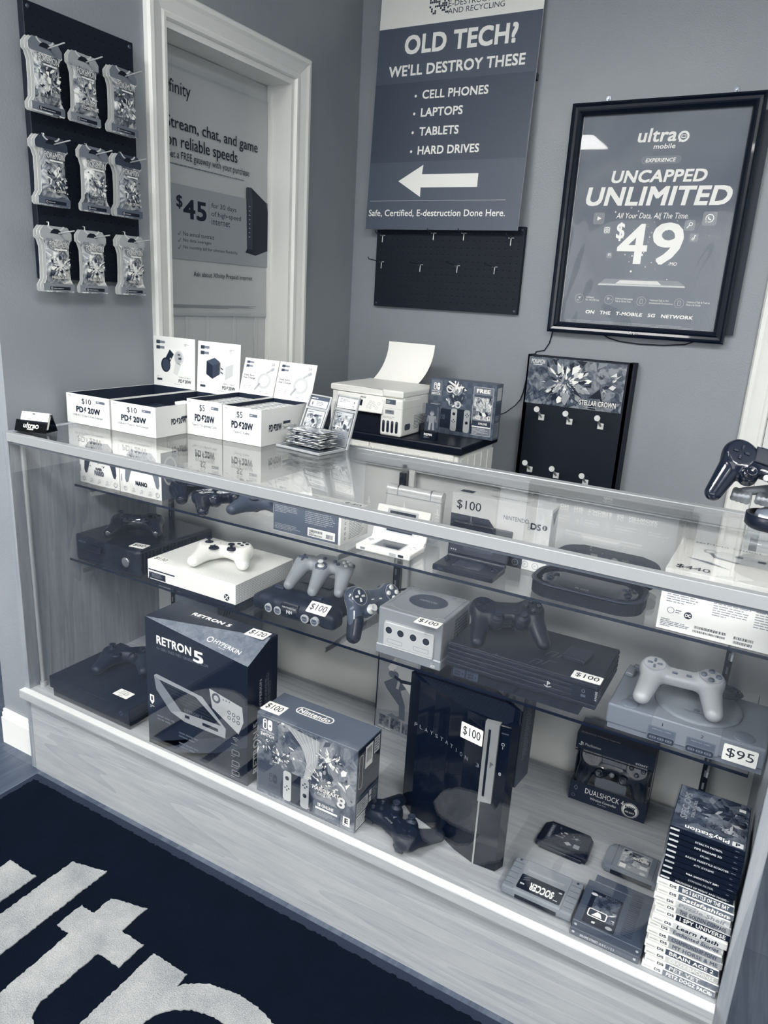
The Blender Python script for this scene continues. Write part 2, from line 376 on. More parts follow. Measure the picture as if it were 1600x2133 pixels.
for z in (.75, 2.31): b.box(-1.3, 3.9, -4.69, -4.61, z, z+.04, TRIM)
struct(b, 'window_1')
po = bpy.data.lights.new('window_portal', 'AREA'); po.shape = 'RECTANGLE'; po.size = 5.2; po.size_y = 1.6; po.cycles.is_portal = True
pl = bpy.data.objects.new('window_portal', po); COL.objects.link(pl); pl.location = (1.3, -4.6, 1.55); pl.rotation_euler = (math.pi/2, 0, 0)
def casing(b, lo, hi, z1, put, w=.078, mat=TRIM):
    """moulded casing round an opening lo..hi, head at z1; put(a, z, d): along the wall, height, proud"""
    prof = [(0, .004), (.004, .012), (.014, .013), (.02, .009), (.03, .012), (.05, .017), (.06, .022), (.072, .021), (.078, .014), (.078, 0), (0, 0)]
    n = len(prof); vs = []
    for a, z, sa, sz in ((lo, 0, -1, 0), (lo, z1, -1, 1), (hi, z1, 1, 1), (hi, 0, 1, 0)):
        vs += [put(a+sa*p, z+sz*p, d) for p, d in prof]
    fs = [(i*n+k, i*n+(k+1) % n, (i+1)*n+(k+1) % n, (i+1)*n+k) for i in range(3) for k in range(n)]
    b.add(vs, fs, mat); return b
b = MB(); casing(b, .615, 1.222, 2.038, lambda a, z, d: (XL+d, a, z))
b.box(-.169, XL, .6001, .615, 0, 2.038, TRIM); b.box(-.169, XL, 1.207, 1.2219, 0, 2.038, TRIM); b.box(-.169, XL, .615, 1.207, 2.02, 2.0379, TRIM)
b.box(-.137, -.12, 1.199, 1.207, 0, 2.02, TRIM)
struct(b, 'trim_1')
b = MB(); b.box(-.165, -.138, .617, 1.205, .012, 2.018, DOORP)
for y in (.70, .784, .883, 1.022, 1.143): b.box(-.138, -.1345, y-.009, y+.009, .15, 1.9, DOORP, .003)
struct(b, 'door_1')
b = MB(); casing(b, 1.615, 2.4, 2.038, lambda a, z, d: (a, YW-d, z)); struct(b, 'trim_2')
struct(MB().box(1.617, 2.398, YW-.008, YW, .012, 2.036, paint('door_white', .86, 90, .08, .38)), 'door_2')
b = MB()
for x0, x1, y0, y1 in ((-.169, -.04, .028, .042), (-.036, -.022, .5, .54)):
    b.box(x0, x1, y0, y1, 0, .085, TRIM); b.box(x0, x1, y0+.003, y1, .085, .1, TRIM, .002); b.box(x0, x1, y0+.007, y1, .1, .11, TRIM, .002)
struct(b, 'baseboard_side')
struct(MB().box(-.26, -.19, .12, .2, 0, 2.1, G(.5, .4)).box(-.19, -.176, .1, .12, 0, 2.1, G(.2, .5)), 'trim_3')
for i, (x, y) in enumerate(LAMPS):
    t = thing('ceiling_light', 'white recessed ceiling light panel, one of four lighting the shop', 'ceiling light', (x, y, CE), 0, 'ceiling light panels')
    if i == 0: EM = emit('lamp_diffuser', (1, .99, .97, 1), LAMP)
    MB(t).box(-.6, .6, -.3, .3, -.006, -.004, EM).build('diffuser')
    q = MB(t)
    for x0, x1, y0, y1 in ((-.63, .63, -.33, -.3), (-.63, .63, .3, .33), (-.63, -.6, -.3, .3), (.6, .63, -.3, .3)): q.box(x0, x1, y0, y1, -.014, 0, G(.9, .5))
    q.build('frame')

# ================================================================ glass display case
CW, CH, CK = 1.778, .96, .252
WH = wood('case_wood_along', (.6, 8, 8), .52, .70); WV = wood('case_wood_upright', (8, 8, .6), .42, .62); WD = wood('case_wood_deck', (.6, 8, 8), .50, .68)  # one wood; the upright copy is darker, with the end panels' shade in its colour
EDGE = wood('case_wood_edge', (1, 8, 8), .62, .76); ALU = G(.66, .35, .3); GL = glass('clear_glass'); GE = G(.1, .2); CHR = G(.72, .22, .9)
case = thing('display_case', 'long glass display case with pale wood ends and base, filled with games', 'display case', (0, 0, 0))
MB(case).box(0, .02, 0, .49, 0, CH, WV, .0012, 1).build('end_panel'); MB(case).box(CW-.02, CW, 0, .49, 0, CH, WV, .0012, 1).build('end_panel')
MB(case).box(.02, CW-.02, .0, .018, 0, CK-.02, WH).build('kick_panel')
MB(case).box(.02, CW-.02, .47, .49, 0, CK-.02, WH).build('rear_panel')
MB(case).box(.02, CW-.02, .0, .49, CK-.02, CK, WD).build('deck')
MB(case).box(.0, CW-.02, -.018, .0, CK-.024, CK, WH, .001, 1).quad(topf(0, -.018, CK), .001, .001, CW-.021, .0185, G(.79, .5), 2).build('deck_rail')  # ledge top painted paler, putting the light from above into its colour
b = MB(case); b.box(.021, CW-.021, .001, .006, CK+.001, .938, GL); b.build('front_glass')
b = MB(case); b.box(.02, CW-.02, .001, .468, .953, .959, GL); b.build('top_glass')
def shelf(y0, z1, x0=.028, x1=1.735):
    b = MB(case); b.box(x0, x1, y0+.0008, .46, z1-.006, z1, GL); b.box(x0, x1, y0, y0+.0008, z1-.006, z1, GE); b.box(x1, x1+.0008, y0, .46, z1-.006, z1, GE); b.build('glass_shelf')
shelf(.178, .797); shelf(.148, .592)
b = MB(case); b.box(.02, CW-.02, -.003, .014, .9385, .9600, ALU, .0012, 1); b.box(.02, CW-.02, .002, .014, .933, .9385, G(.45, .4, .3)); b.build('front_rail')
b = MB(case); b.box(.02, CW-.02, .468, .49, .94, .9605, ALU, .002, 2); b.box(.02, CW-.02, .462, .468, .93, .95, ALU, .001, 1); b.build('rear_rail')
BACKP = paint('back_panel_white', .82, 30, .05, .3)
b = MB(case); b.box(.02, .90, .474, .479, CK, .94, BACKP); b.build('sliding_door'); b = MB(case); b.box(.86, CW-.02, .482, .487, CK, .94, BACKP)
b.ring(Fr((1.705, .4735, .545), (1, 0, 0), (0, 0, 1)), 0, 0, .0, .017, G(.5, .4), 1); sdoor = b.build('sliding_door')
b = MB(case); b.box(.02, CW-.02, .466, .473, .925, .94, G(.74, .3)); b.box(.02, CW-.02, .464, .47, CK, CK+.008, G(.6, .3, .5)); b.build('door_track')
b = MB(case); b.box(.879, .892, .462, .472, CK, .94, G(.6, .3, .6)); b.box(.897, .912, .464, .473, CK, .93, G(.82, .3)); b.build('door_stile')
b = MB(sdoor); b.box(.89, .918, .45, .464, .868, .888, CHR, .002); b.cyl((.904, .449, .88), (.904, .452, .88), .006, mat=G(.6, .3, .9)); b.build('lock')
for x in (.102, .884, 1.667):
    b = MB(case); b.box(x-.007, x+.007, .452, .462, CK+.01, .92, G(.06, .4))
    f = front(x, .452, 0)
    for i in range(20): b.quad(f, -.002, CK+.03+i*.031, .0022, CK+.046+i*.031, G(.55, .5), 1)
    sd = b.build('shelf_standard')
    for z, y0 in ((.797, .16), (.592, .125)):
        b = MB(); b.prism([(y0, z-.017), (y0, z-.0065), (.452, z-.0065), (.452, z-.034), (.40, z-.034)], -.0015, .0015, CHR)
        b.v = [V((x+p.z+.008, p.x, p.y)) for p in b.v]; b.build('shelf_bracket', sd)
b = MB(case); b.cyl((.034, .034, CK+.012), (.030, .032, .93), .0062, mat=G(.66, .35, .5)); b.cyl((.034, .034, CK), (.034, .034, CK+.014), .009, .0085, mat=G(.7, .4, .3)); b.build('corner_rod')

# ================================================================ logo door mat
MATD, MATW = pile('mat_pile_dark', .0, .09, .9), pile('mat_pile_light', .46, .86, .9)
mat = thing('door_mat', 'large dark pile door mat with pale lettering and rubber edge', 'door mat', (.9, -.6, 0))
T0 = M.Translation((-.9, .6, 0))
MB(mat, T0).box(.045, 2.9, -1.15, -.016, 0, .005, G(.14, .6), .001, 1).build('rubber_edge')
def rough(pts, j=.0016, step=.006, seed=2):
    rd = random.Random(seed); out = []
    for (a, b_), (c, d) in zip(pts, pts[1:]+pts[:1]):
        n = max(1, int(math.hypot(c-a, d-b_)/step))
        out += [(a+(c-a)*i/n+rd.uniform(-j, j), b_+(d-b_)*i/n+rd.uniform(-j, j)) for i in range(n)]
    return out
b = MB(mat, T0); b.prism(rough([(.07, -1.12), (2.87, -1.12), (2.87, -.042), (.07, -.042)], .0025), .005, .012, MATD); b.build('pile')
def arc(cx, cy_, r, a0, a1, n=14, ry=None): return [(cx+r*math.cos(math.radians(a0+(a1-a0)*i/n)), cy_+(ry or r)*math.sin(math.radians(a0+(a1-a0)*i/n))) for i in range(n+1)]
LET = [[(.287, -.262), (.287, -.45)] + arc(.235, -.47, .052, 0, -180, 8) + [(.183, -.262), (.09, -.262), (.09, -.47)] + arc(.21, -.49, .12, 180, 320, 8) + [(.302, -.575), (.378, -.575), (.378, -.262)],
       [(.409, -.188), (.409, -.575), (.500, -.575), (.500, -.165)],
       [(.571, -.214), (.657, -.192), (.657, -.262), (.722, -.262), (.722, -.325), (.66, -.325), (.657, -.441)] + arc(.70, -.45, .043, 170, 260, 6) + [(.735, -.495), (.739, -.565), (.68, -.58), (.61, -.55), (.578, -.486), (.571, -.325), (.532, -.325), (.532, -.262), (.571, -.262)],
       [(.755, -.265), (.846, -.265), (.848, -.296), (.868, -.274), (.9, -.257), (.964, -.243), (1.024, -.246), (1.06, -.258), (1.05, -.32), (.984, -.303), (.946, -.304), (.907, -.314), (.877, -.334), (.856, -.36), (.848, -.40), (.846, -.575), (.755, -.575)],
       [(1.27, -.575), (1.185, -.575), (1.185, -.545)] + [(1.15, -.572), (1.11, -.58), (1.06, -.57), (1.03, -.53), (1.03, -.48), (1.06, -.44), (1.11, -.425), (1.185, -.425), (1.18, -.38), (1.15, -.36), (1.09, -.37), (1.07, -.40), (1.04, -.37), (1.07, -.335), (1.14, -.315), (1.22, -.325), (1.265, -.37)]]
for i, p in enumerate(LET):
    b = MB(mat, T0); b.prism(rough(p[::-1] if i < 2 or i > 3 else p[::-1], .0018, .005, i), .0118, .0145, MATW); b.build('letter')
def ringprism(b, cx, cy_, r0, r1, z0, z1, mat, n=60):
    rd = random.Random(4); q = lambda r, z: [(cx+(r+rd.uniform(-.001, .001))*math.cos(6.2832*i/n), cy_+(r+rd.uniform(-.001, .001))*math.sin(6.2832*i/n), z) for i in range(n)]
    b.add(q(r0, z1)+q(r1, z1)+q(r1, z0)+q(r0, z0), [(k*n+i, (k+1)*n+i, (k+1)*n+(i+1) % n, k*n+(i+1) % n) for k in range(3) for i in range(n)], mat)
b = MB(mat, T0); ringprism(b, 1.47, -.43, .09, .155, .0118, .0145, MATW); b.box(1.40, 1.53, -.46, -.41, .0118, .0145, MATW); b.build('letter')

# ================================================================ hung on the side wall
PEG = paint('pegboard_black', .03, 40, .05, .6, .3); HOLE = G(.015, .8); WIRE = G(.78, .3, .6)
def pegboard(t, T, w, h, d, skip=None):
    """board in its own x, z plane; front faces -y"""
    b = MB(t, T); b.box(0, w, -d, 0, 0, h, PEG, .0012, 1); f = front(0, -d, 0)
    nx, nz = round(w/.0254), round(h/.0254)
    for i in range(nx-1):
        for k in range(nz-1):
            u, v = w/2+(i-(nx-2)/2)*.0254, h/2+(k-(nz-2)/2)*.0254
            b.disc(f, u, v, .0036, HOLE, 1, n=10); b.ring(f, u, v, .0030, .0042, G(.16, .4), 2, n=7, a0=200, a1=330)
    bd = b.build('board')
    for u in (.012, w-.012):
        for v in (.012, h-.012): MB(bd, T).cyl((u, -d, v), (u, -d-.002, v), .005, .003, G(.35, .3, .5), 10).build('screw')
RW = M.Rotation(math.pi/2, 4, 'Z')                     # front of a board turned to face +x
pb = thing('pegboard', 'black perforated board beside the closet door, holding nine hanging card packs', 'pegboard', (XL, .156, 1.327), math.pi/2)
pegboard(pb, None, .323, .611, .02)
def hook(label, grp, loc, rz, L=.085, tilt=.01, drop=.02):
    b = MB(); b.tube([(0, 0, .026), (0, -.006, .026), (0, -.006, .0), (0, -.012, -.004), (0, -L, tilt-.004)], .0017, WIRE); return tag(b.build('peg_hook', None, loc, (0, 0, rz)), label, 'hook', grp)
PACKY = [[.176, .282, .404], [.176, .299, .410], [.173, .280, .413]]; PACKZ = [1.848, 1.645, 1.444]
NAMES = [['SCARLET & VIOLET', 'JOURNEY TOGETHER', 'SCARLET & VIOLET'], ['STELLAR CROWN', 'SCARLET & VIOLET', 'STELLAR CROWN'], ['PARADOX RIFT']*3]
ROWN = ['top', 'middle', 'low']; COLN = ['along the board edge', 'in the centre', 'beside the door casing']
def pack_outline(w=.094, h=.155):
    w2 = w/2
    return [(-w2+.004, 0), (w2-.004, 0), (w2, .004), (w2, .016), (w2-.010, .03), (w2-.012, .06), (w2-.012, .105), (w2-.006, .122), (w2, .126), (w2, h-.014), (w2-.012, h), (-w2+.012, h), (-w2, h-.014), (-w2, .126), (-w2+.006, .122), (-w2+.012, .105), (-w2+.012, .06), (-w2+.01, .03), (-w2, .016), (-w2, .004)]
def card_pack(name, label, cat, loc, rz, title, style, seed, grp, back=False, lean=0.0):
    t = None if back else thing(name, label, cat, loc, 0, grp, (lean, 0, rz)); o = pack_outline()
    lo, hi = [(.06, .9), (.25, .85), (.06, .75), (.15, .97)][style]
    b = MB(t); n = len(o); d = .0008
    b.add([(x, 0, z) for x, z in o]+[(x, d, z) for x, z in o], [tuple(range(n)), tuple(range(n, 2*n))[::-1]]+[(i, n+i, n+(i+1) % n, (i+1) % n) for i in range(n)], G(.78, .4))
    if back: o = b.build('card_pack', None, loc, (lean, 0, rz)); return tag(o, label, cat, grp)
    b.poly(front(0, 0, 0), o, artmat(seed, 42, max(lo-.1, .03), hi, .3), 1); b.build('card_backing')
    b = MB(t); f = front(0, 0, 0); A = artmat(seed, 42, lo, hi, .25)
    # bulging foil sleeve
    nx, nz = 8, 14; vs = []
    for k in range(nz+1):
        for i in range(nx+1):
            u, v = i/nx, k/nz; vs.append(((u-.5)*.069, -.0012-.007*(math.sin(math.pi*u)**.6)*(math.sin(math.pi*min(max(v, .0), 1))**.5)-.0006*math.sin(u*40+seed)*math.sin(v*23), .022+v*.098))
    b.add(vs, [(k*(nx+1)+i, k*(nx+1)+i+1, (k+1)*(nx+1)+i+1, (k+1)*(nx+1)+i) for k in range(nz) for i in range(nx)], A, True); b.build('foil_sleeve')
    b = MB(t); g = front(0, -.0102, 0)
    tones = (.08, .2, .5, .75, .93, .97) if style != 1 else (.2, .45, .65, .8, .95)
    b.shards(g, -.032, .030, .032, .098, 30, seed+3, tones, .6, .14); b.shards(g, -.03, .035, .03, .088, 46, seed, tones, 2.6, .17, (0, .062, .032)); b.build('artwork')
    b = MB(t); f = front(0, 0, 0)
    b.poly(f, [(-.043, .126), (.043, .126), (.047, .130), (.047, .141), (.035, .155), (-.035, .155), (-.047, .141), (-.047, .130)], G((.45, .62, .22, .66)[style], .35), 2)
    b.ring(f, 0, .160, .022, .027, G(.8, .35), 4, .62, 16, 195, 345)
    b.poly(f, [(-.018, .138), (.018, .138), (.013, .145), (.006, .149), (-.006, .149), (-.013, .145)], G(.03, .6), 5)
    b.quad(f, -.047, .003, .047, .020, G((lo+hi)/2-.05, .35), 2); b.quad(f, -.028, .005, .034, .013, G(.08, .4), 4); b.fine(f, -.018, .0065, .048, .004, 1, G(.7, .4), 6, seed); b.ring(f, -.023, .009, .0018, .003, G(.8), 6, n=10)
    b.build('header_front')
    b = MB(t); h = front(0, -.0114, 0)
    b.text(h, 'POKéMON', -.033, .104, .06, .0165, G(.08, .4), 2, .05); b.text(h, 'POKéMON', -.032, .105, .058, .0145, G(.84, .35), 4, .012)
    b.quad(h, -.018, .099, .02, .1025, G(.9), 4); ti = title.split(' ') if title == 'JOURNEY TOGETHER' else [title]
    for i, w_ in enumerate(ti):
        z = .031+(len(ti)-1-i)*.009; b.text(h, w_, -.031+.006*i, z, .056, .0075, G(.06, .4), 2, .06); b.text(h, w_, -.030+.006*i, z+.0006, .054, .0064, G(.9 if style else .45, .35), 4, .02)
    b.build('lettering'); return t
for r in range(3):
    for k in range(3):
        y, z = PACKY[r][k], PACKZ[r]
        hk = hook('silver wire hook holding the %s row pack %s' % (ROWN[r], COLN[k]), 'hooks on the pack board', (XL+.02, y+.008, z-.012+.004), math.pi/2, .10)
        ti = NAMES[r][k]; st = {'STELLAR CROWN': 2, 'JOURNEY TOGETHER': 1, 'PARADOX RIFT': 3}.get(ti, 0)
        desc = {0: 'busy glossy', 1: 'pale framed', 2: 'dark grey crystal', 3: 'bright streaky'}[st]
        for q, dx in enumerate((.062, .055, .048)[:3 if k != 1 else 2]):
            card_pack('card_pack', ('%s card pack in front on its hook, %s row %s' % (desc, ROWN[r], COLN[k])) if q == 0 else '%s card pack on its hook, behind, %s row %s' % (['', 'second', 'last'][q], ROWN[r], COLN[k]),
                      'card pack', (XL+dx, y-q*.004, z-.148), math.pi/2+.06, ti, st, 7*r+k+(20 if st == 0 else 0) if st < 2 else st*9, 'trading card packs on the wall board', q > 0)
# a pack hanging on the end of the wall
hook('wire hook on the narrow wall end past the pack board', 'hooks on the wall end', (-.107, .04, 1.418), 0, .05)
card_pack('card_pack', 'dark trading card pack at the picture edge on the narrow wall end', 'card pack', (-.107, .0, 1.272), -.1, 'STELLAR CROWN', 2, 5, 'trading card packs on the wall end')

# ---- paper poster taped to the closet door
PX = -.137
ps = thing('door_poster', 'pale grey internet offer poster taped to the white closet door', 'poster', (PX+.003, .642, 1.232), math.pi/2)
def P_(y, z): return (y-.642, z-1.232)
b = MB(ps); PAP = paint('poster_paper', .70, 3, .02, .35)
vs = []; nx, nz = 16, 24
for k in range(nz+1):
    for i in range(nx+1):
        u, v = i/nx, k/nz; vs.append((u*.555, -.0012-.002*(math.sin(9*v+2*u)**2)*u*(1-v)-.0008*math.sin(25*v+u*6)*u, v*.735))
b.add(vs, [(k*(nx+1)+i, k*(nx+1)+i+1, (k+1)*(nx+1)+i+1, (k+1)*(nx+1)+i) for k in range(nz) for i in range(nx)], PAP, True); b.build('sheet')
f = front(0, -.0048, 0); INK = G(.1, .5); b = MB(ps)
def pt(s, y0, z0, y1, z1, ink=INK, bold=.01, res=3): u, v = P_(y0, z0); b.text(f, s, u, v, y1-y0, z1-z0, ink, 4, bold, 0, 1, res)
u0, v0 = P_(.648, 1.411); b.quad(f, u0, v0, 1.212-.642, 1.635-1.232, G(.58, .4), 1)
pt('xfinity', .694, 1.878, .809, 1.926, bold=.0); pt('Stream, chat, and game', .702, 1.782, 1.138, 1.826); pt('on reliable speeds', .702, 1.730, 1.03, 1.777)
pt('Get a FREE gateway with your purchase', .702, 1.702, 1.093, 1.730, bold=.0); b.fine(f, .05, 1.6885-1.232, .48, .006, 1, G(.35), 3, 2)
pt('$', .738, 1.562, .765, 1.604, bold=.02); pt('45', .768, 1.536, .875, 1.596, bold=.03)
u, v = P_(.8865, 1.534); b.quad(f, u, v, u+.0012, v+.072, G(.4), 3)
for s, z, w in (('for 30 days', 1.579, .125), ('of high-speed', 1.553, .15), ('internet', 1.531, .092)): pt(s, .899, z, .899+w, z+.02, bold=0)
for s, z, w in (('No annual contract', 1.484, .145), ('No data overages', 1.463, .13), ('No monthly bill for ultimate flexibility', 1.442, .265)):
    pt(s, .766, z, .766+w, z+.013, bold=0, res=2); u, v = P_(.742, z); b.line(f, [(u, v+.005), (u+.004, v), (u+.013, v+.012)], .0016, INK, 4)
pt('Ask about Xfinity Prepaid Internet', .810, 1.356, 1.112, 1.376, bold=0)
b.fine(f, .06, 1.258-1.232, .50, .012, 4, G(.45), 3, 9)
K = lambda y, z: P_(y, z)
b.poly(f, [K(1.077, 1.669), K(1.082, 1.673), K(1.105, 1.674), K(1.192, 1.633), K(1.204, 1.58), K(1.2, 1.485), K(1.208, 1.472), K(1.13, 1.448), K(1.073, 1.455), K(1.082, 1.468)], G(.09, .4), 3)
b.poly(f, [K(1.077, 1.669), K(1.105, 1.674), K(1.112, 1.63), K(1.112, 1.468), K(1.082, 1.468), K(1.084, 1.6)], G(.17, .4), 4)
for i in range(8): u, v = K(1.092, 1.61-i*.0145); b.quad(f, u, v, u+.007, v+.0025, G(.7), 5)
b.build('printing')
b = MB(ps); TP = glass('clear_tape', (.93, .94, .95, 1), 1.45, .15)
b.quad(f, -.005, .725, .56, .752, TP, 2); b.build('tape'); MB(ps).quad(f, 0, -.012, .558, .012, TP, 2).build('tape')

# ================================================================ hung on the back wall
pb2 = thing('pegboard', 'empty black perforated board half hidden by the recycling sign', 'pegboard', (.087, YW, 1.294), 0); pegboard(pb2, None, .626, .311, .02)
def thook(x, z, label, L=.105):
    t = thing('peg_hook', label, 'hook', (x, YW-.02, z), 0, 'hooks on the empty board')
    b = MB(t); b.tube([(-.011, -.002, 0), (.011, -.002, 0)], .002, WIRE); b.tube([(0, -.002, 0), (0, -.004, -.026)], .002, WIRE); b.build('back_bar')
    b = MB(t); b.tube([(0, -.002, 0), (0, -L, .004), (0, -L-.006, .012)], .0019, G(.3, .35, .6)); b.build('arm')
    return t
for x, z, s in ((.115, 1.568, 'upper row of the empty board, under the corner of the sign'), (.343, 1.579, 'upper row, second from the corner, mostly behind the sign'), (.471, 1.580, 'upper row, third from the corner, mostly behind the sign'), (.662, 1.565, 'upper row, out by the poster side'),
                (.116, 1.467, 'lower row, by the room corner'), (.294, 1.461, 'lower row, second from the room corner'), (.454, 1.462, 'lower row, third from the room corner'), (.608, 1.462, 'lower row, by the framed poster')):
    thook(x, z, 'wire hook, ' + s, .055 if z > 1.5 else .105)
sg = thing('hanging_sign', 'tall dark corrugated sign with white recycling text and arrow', 'sign', (.058, 1.588, 1.587), 0, None, (-.052, 0, 0))
b = MB(sg); SGM = G(.33, .45); b.box(0, .640, 0, .006, 0, .93, G(.8, .4)); b.quad(front(0, 0, 0), 0, 0, .640, .93, SGM, .3); b.build('panel'); f = front(0, 0, 0); b = MB(sg); WI = G(.95, .5); kz = 1/math.cos(.052)
b.quad(f, 0, .709, .640, .93, G(.93, .45), 1); b.quad(f, 0, .244, .636, .520, G(.285, .45), 1)
for i in range(160): b.quad(f, .002+i*.004, 0, .0032+i*.004, .709, G(.345 if i % 2 else .315, .45), .6)
def st(s, x0, z0, x1, z1, bold=.02, shear=0, m=WI): b.text(f, s, x0-.064, (z0-1.592), x1-x0, z1-z0, m, 3, bold, shear)
st('OLD TECH?', .178, 2.207, .622, 2.272, .035); st("WE'LL DESTROY THESE", .118, 2.135, .660, 2.174, .028)
for s, x1, z in (('CELL PHONES', .534, 2.052), ('LAPTOPS', .441, 1.991), ('TABLETS', .432, 1.926), ('HARD DRIVES', .521, 1.860)):
    st(s, .270, z, x1, z+.030, .024); b.disc(f, .242-.064, z+.012-1.592, .0048, WI, 3)
b.poly(f, [(x-.064, z-1.592) for x, z in ((.197, 1.768), (.297, 1.710), (.296, 1.744), (.529, 1.742), (.529, 1.789), (.297, 1.791), (.300, 1.824))], WI, 3)
b.quad(f, .012, .104, .582, .1055, G(.7), 3); st('Safe, Certified, E-destruction Done Here.', .074, 1.637, .650, 1.665, .012)
st('AND RECYCLING', .345, 2.325, .562, 2.343, 0, 0, G(.2)); st('E-DESTRUCTION', .345, 2.349, .562, 2.367, 0, 0, G(.2))
rd = random.Random(5)
for i in range(13):
    for k in range(9):
        if rd.random() < .25+.6*(k/9) and i > 1: b.quad(f, .19+i*.0072, .738+k*.0072, .1965+i*.0072, .7445+k*.0072, G(.17), 3)
b.build('printing')
b = MB(sg)
for x in (.012, .628): MB(sg).box(x-.01, x+.01, .0061, .05, .5, .52, G(.2)).build('standoff')

# ---- framed, lit poster
fp = thing('framed_poster', 'large black framed mobile plan poster with a big price on grey', 'framed poster', (.842, YW, 1.243), 0)
FB = G(.05, .28, 0, .3); w, h = .6, .752
b = MB(fp); prof = [(0, 0), (0, .04), (.006, .044), (.012, .038), (.02, .036), (.026, .040), (.034, .034), (.038, .026), (.038, .012)]; n = len(prof)
vs = []
for cx, cz, sx, sz in ((0, 0, 1, 1), (w, 0, -1, 1), (w, h, -1, -1), (0, h, 1, -1)): vs += [(cx+sx*p, -d, cz+sz*p) for p, d in prof]
b.add(vs, [(i*n+k, ((i+1) % 4)*n+k, ((i+1) % 4)*n+k+1, i*n+k+1) for i in range(4) for k in range(n-1)], FB); b.build('frame')
b = MB(fp); b.box(w-.02, w+.022, -.02, 0, .03, h-.05, G(.1, .4)); b.build('back_box')
mt, nt, bs = nodes('poster_print'); L = nt.links
nn = nd(nt, 'ShaderNodeTexNoise', Scale=2.6, Detail=3.0, Roughness=.5, Distortion=1.2); L.new(mapped(nt, (1, 1, 1)), nn.inputs[0])
L.new(ramp(nt, nn.outputs[0], [(.3, .36), (.7, .46)]), bs.inputs['Base Color']); bs.inputs['Roughness'].default_value = .5
b = MB(fp); b.box(.03, w-.03, -.016, -.012, .03, h-.03, mt); f = front(-.842, -.0162, -1.243); WI = G(.96, .5)
def ut(s, x0, z0, x1, z1, bold=.02, shear=.0, l=3, m=WI, res=3): b.text(f, s, x0, z0, x1-x0, z1-z0, m, l, bold, shear, 1, res)
for i in range(14):                                     # edge glow printed as a pale border
    v = .44+.25*(1-i/14)**2; d = .0012*i
for x0, z0, x1, z1 in ((.879, 1.27, .8815, 1.96),): b.quad(f, x0, z0, x1, z1, G(.9), 1)
ut('ultra', 1.070, 1.869, 1.193, 1.911, .022, .12); ut('mobile', 1.124, 1.848, 1.192, 1.863, .02, .12)
b.ring(f, 1.213, 1.882, .0105, .0175, WI, 3, .95); b.poly(f, [(1.199, 1.866), (1.21, 1.868), (1.203, 1.876)], WI, 5); b.rro(f, 1.2055, 1.8775, 1.2205, 1.8875, .003, .0022, WI, 3)
b.rr(f, 1.089, 1.802, 1.217, 1.827, .0125, G(.47), 2); ut('EXPERIENCE', 1.105, 1.808, 1.199, 1.820, .025, .15, 4)
ut('UNCAPPED', 1.000, 1.746, 1.304, 1.785, .03, .15); ut('UNLIMITED', .922, 1.674, 1.388, 1.734, .035, .15)
ut('All Your Data. All The Time.', 1.034, 1.634, 1.268, 1.652, .008, .15)
ut('4', 1.050, 1.488, 1.150, 1.617, .015); ut('9', 1.163, 1.487, 1.263, 1.622, .015); ut('$', 1.040, 1.561, 1.068, 1.621, .02); ut('/MO', 1.227, 1.486, 1.254, 1.497, 0, .1)
IC = G(.6); ID = G(.52)
for x, z, r in ((.974, 1.634, .019), (1.007, 1.596, .0125), (1.275, 1.613, .0165), (1.333, 1.634, .0215), (1.294, 1.575, .0135), (1.026, 1.514, .0095)):
    b.rr(f, x-r, z-r, x+r, z+r, r*.35, ID, 2)
b.poly(f, [(.969, 1.627), (.983, 1.634), (.969, 1.641)], WI, 3); b.rro(f, .998, 1.587, 1.016, 1.605, .004, .0018, WI, 3); b.ring(f, 1.007, 1.596, .003, .005, WI, 3, 1, 14)
b.ring(f, 1.278, 1.617, .004, .006, WI, 3, 1, 14); b.line(f, [(1.274, 1.613), (1.267, 1.605)], .0025, WI, 3); b.ring(f, 1.333, 1.635, .0105, .013, WI, 3); b.poly(f, [(1.321, 1.622), (1.33, 1.624), (1.324, 1.63)], WI, 3); b.line(f, [(1.328, 1.640), (1.330, 1.633), (1.338, 1.630)], .004, WI, 3)
b.ring(f, 1.292, 1.571, .002, .0042, WI, 3, 1, 12); b.line(f, [(1.2955, 1.571), (1.2955, 1.583), (1.300, 1.580)], .002, WI, 3); b.line(f, [(1.023, 1.511), (1.023, 1.518), (1.029, 1.519), (1.029, 1.512)], .0014, WI, 3)
rd = random.Random(8)
for i in range(46):
    x = 1.15+rd.gauss(0, .075); z = 1.55+rd.gauss(0, .06)
    if .95 < x < 1.36: b.disc(f, x, z, rd.choice((.0012, .0018, .0026, .0035)), G(rd.choice((.6, .75, .92))), 2, n=10)
b.poly(f, [(1.003, 1.419), (1.022, 1.436), (1.268, 1.437), (1.29, 1.421)], G(.52), 2); b.poly(f, [(1.06, 1.421), (1.075, 1.433), (1.2, 1.434), (1.215, 1.422)], G(.85), 3); b.poly(f, [(1.0, 1.414), (1.003, 1.4195), (1.29, 1.4215), (1.292, 1.416)], G(.78), 3)
for x, i in ((.941, 0), (1.046, 1), (1.157, 2), (1.281, 3)):
    b.ring(f, x, 1.366, .0145, .0155, G(.7), 3); 
    if i > 1: b.rro(f, x-.005, 1.358, x+.005, 1.374, .0015, .001, G(.8), 3)
    elif i: b.shards(f, x-.008, 1.36, x+.009, 1.373, 5, 3, (.75,), 3, .5)
    else: b.poly(f, [(x-.005, 1.371), (x, 1.365), (x+.005, 1.371)], G(.8), 3); b.fine(f, x-.008, 1.358, .016, .004, 1, G(.85), 3)
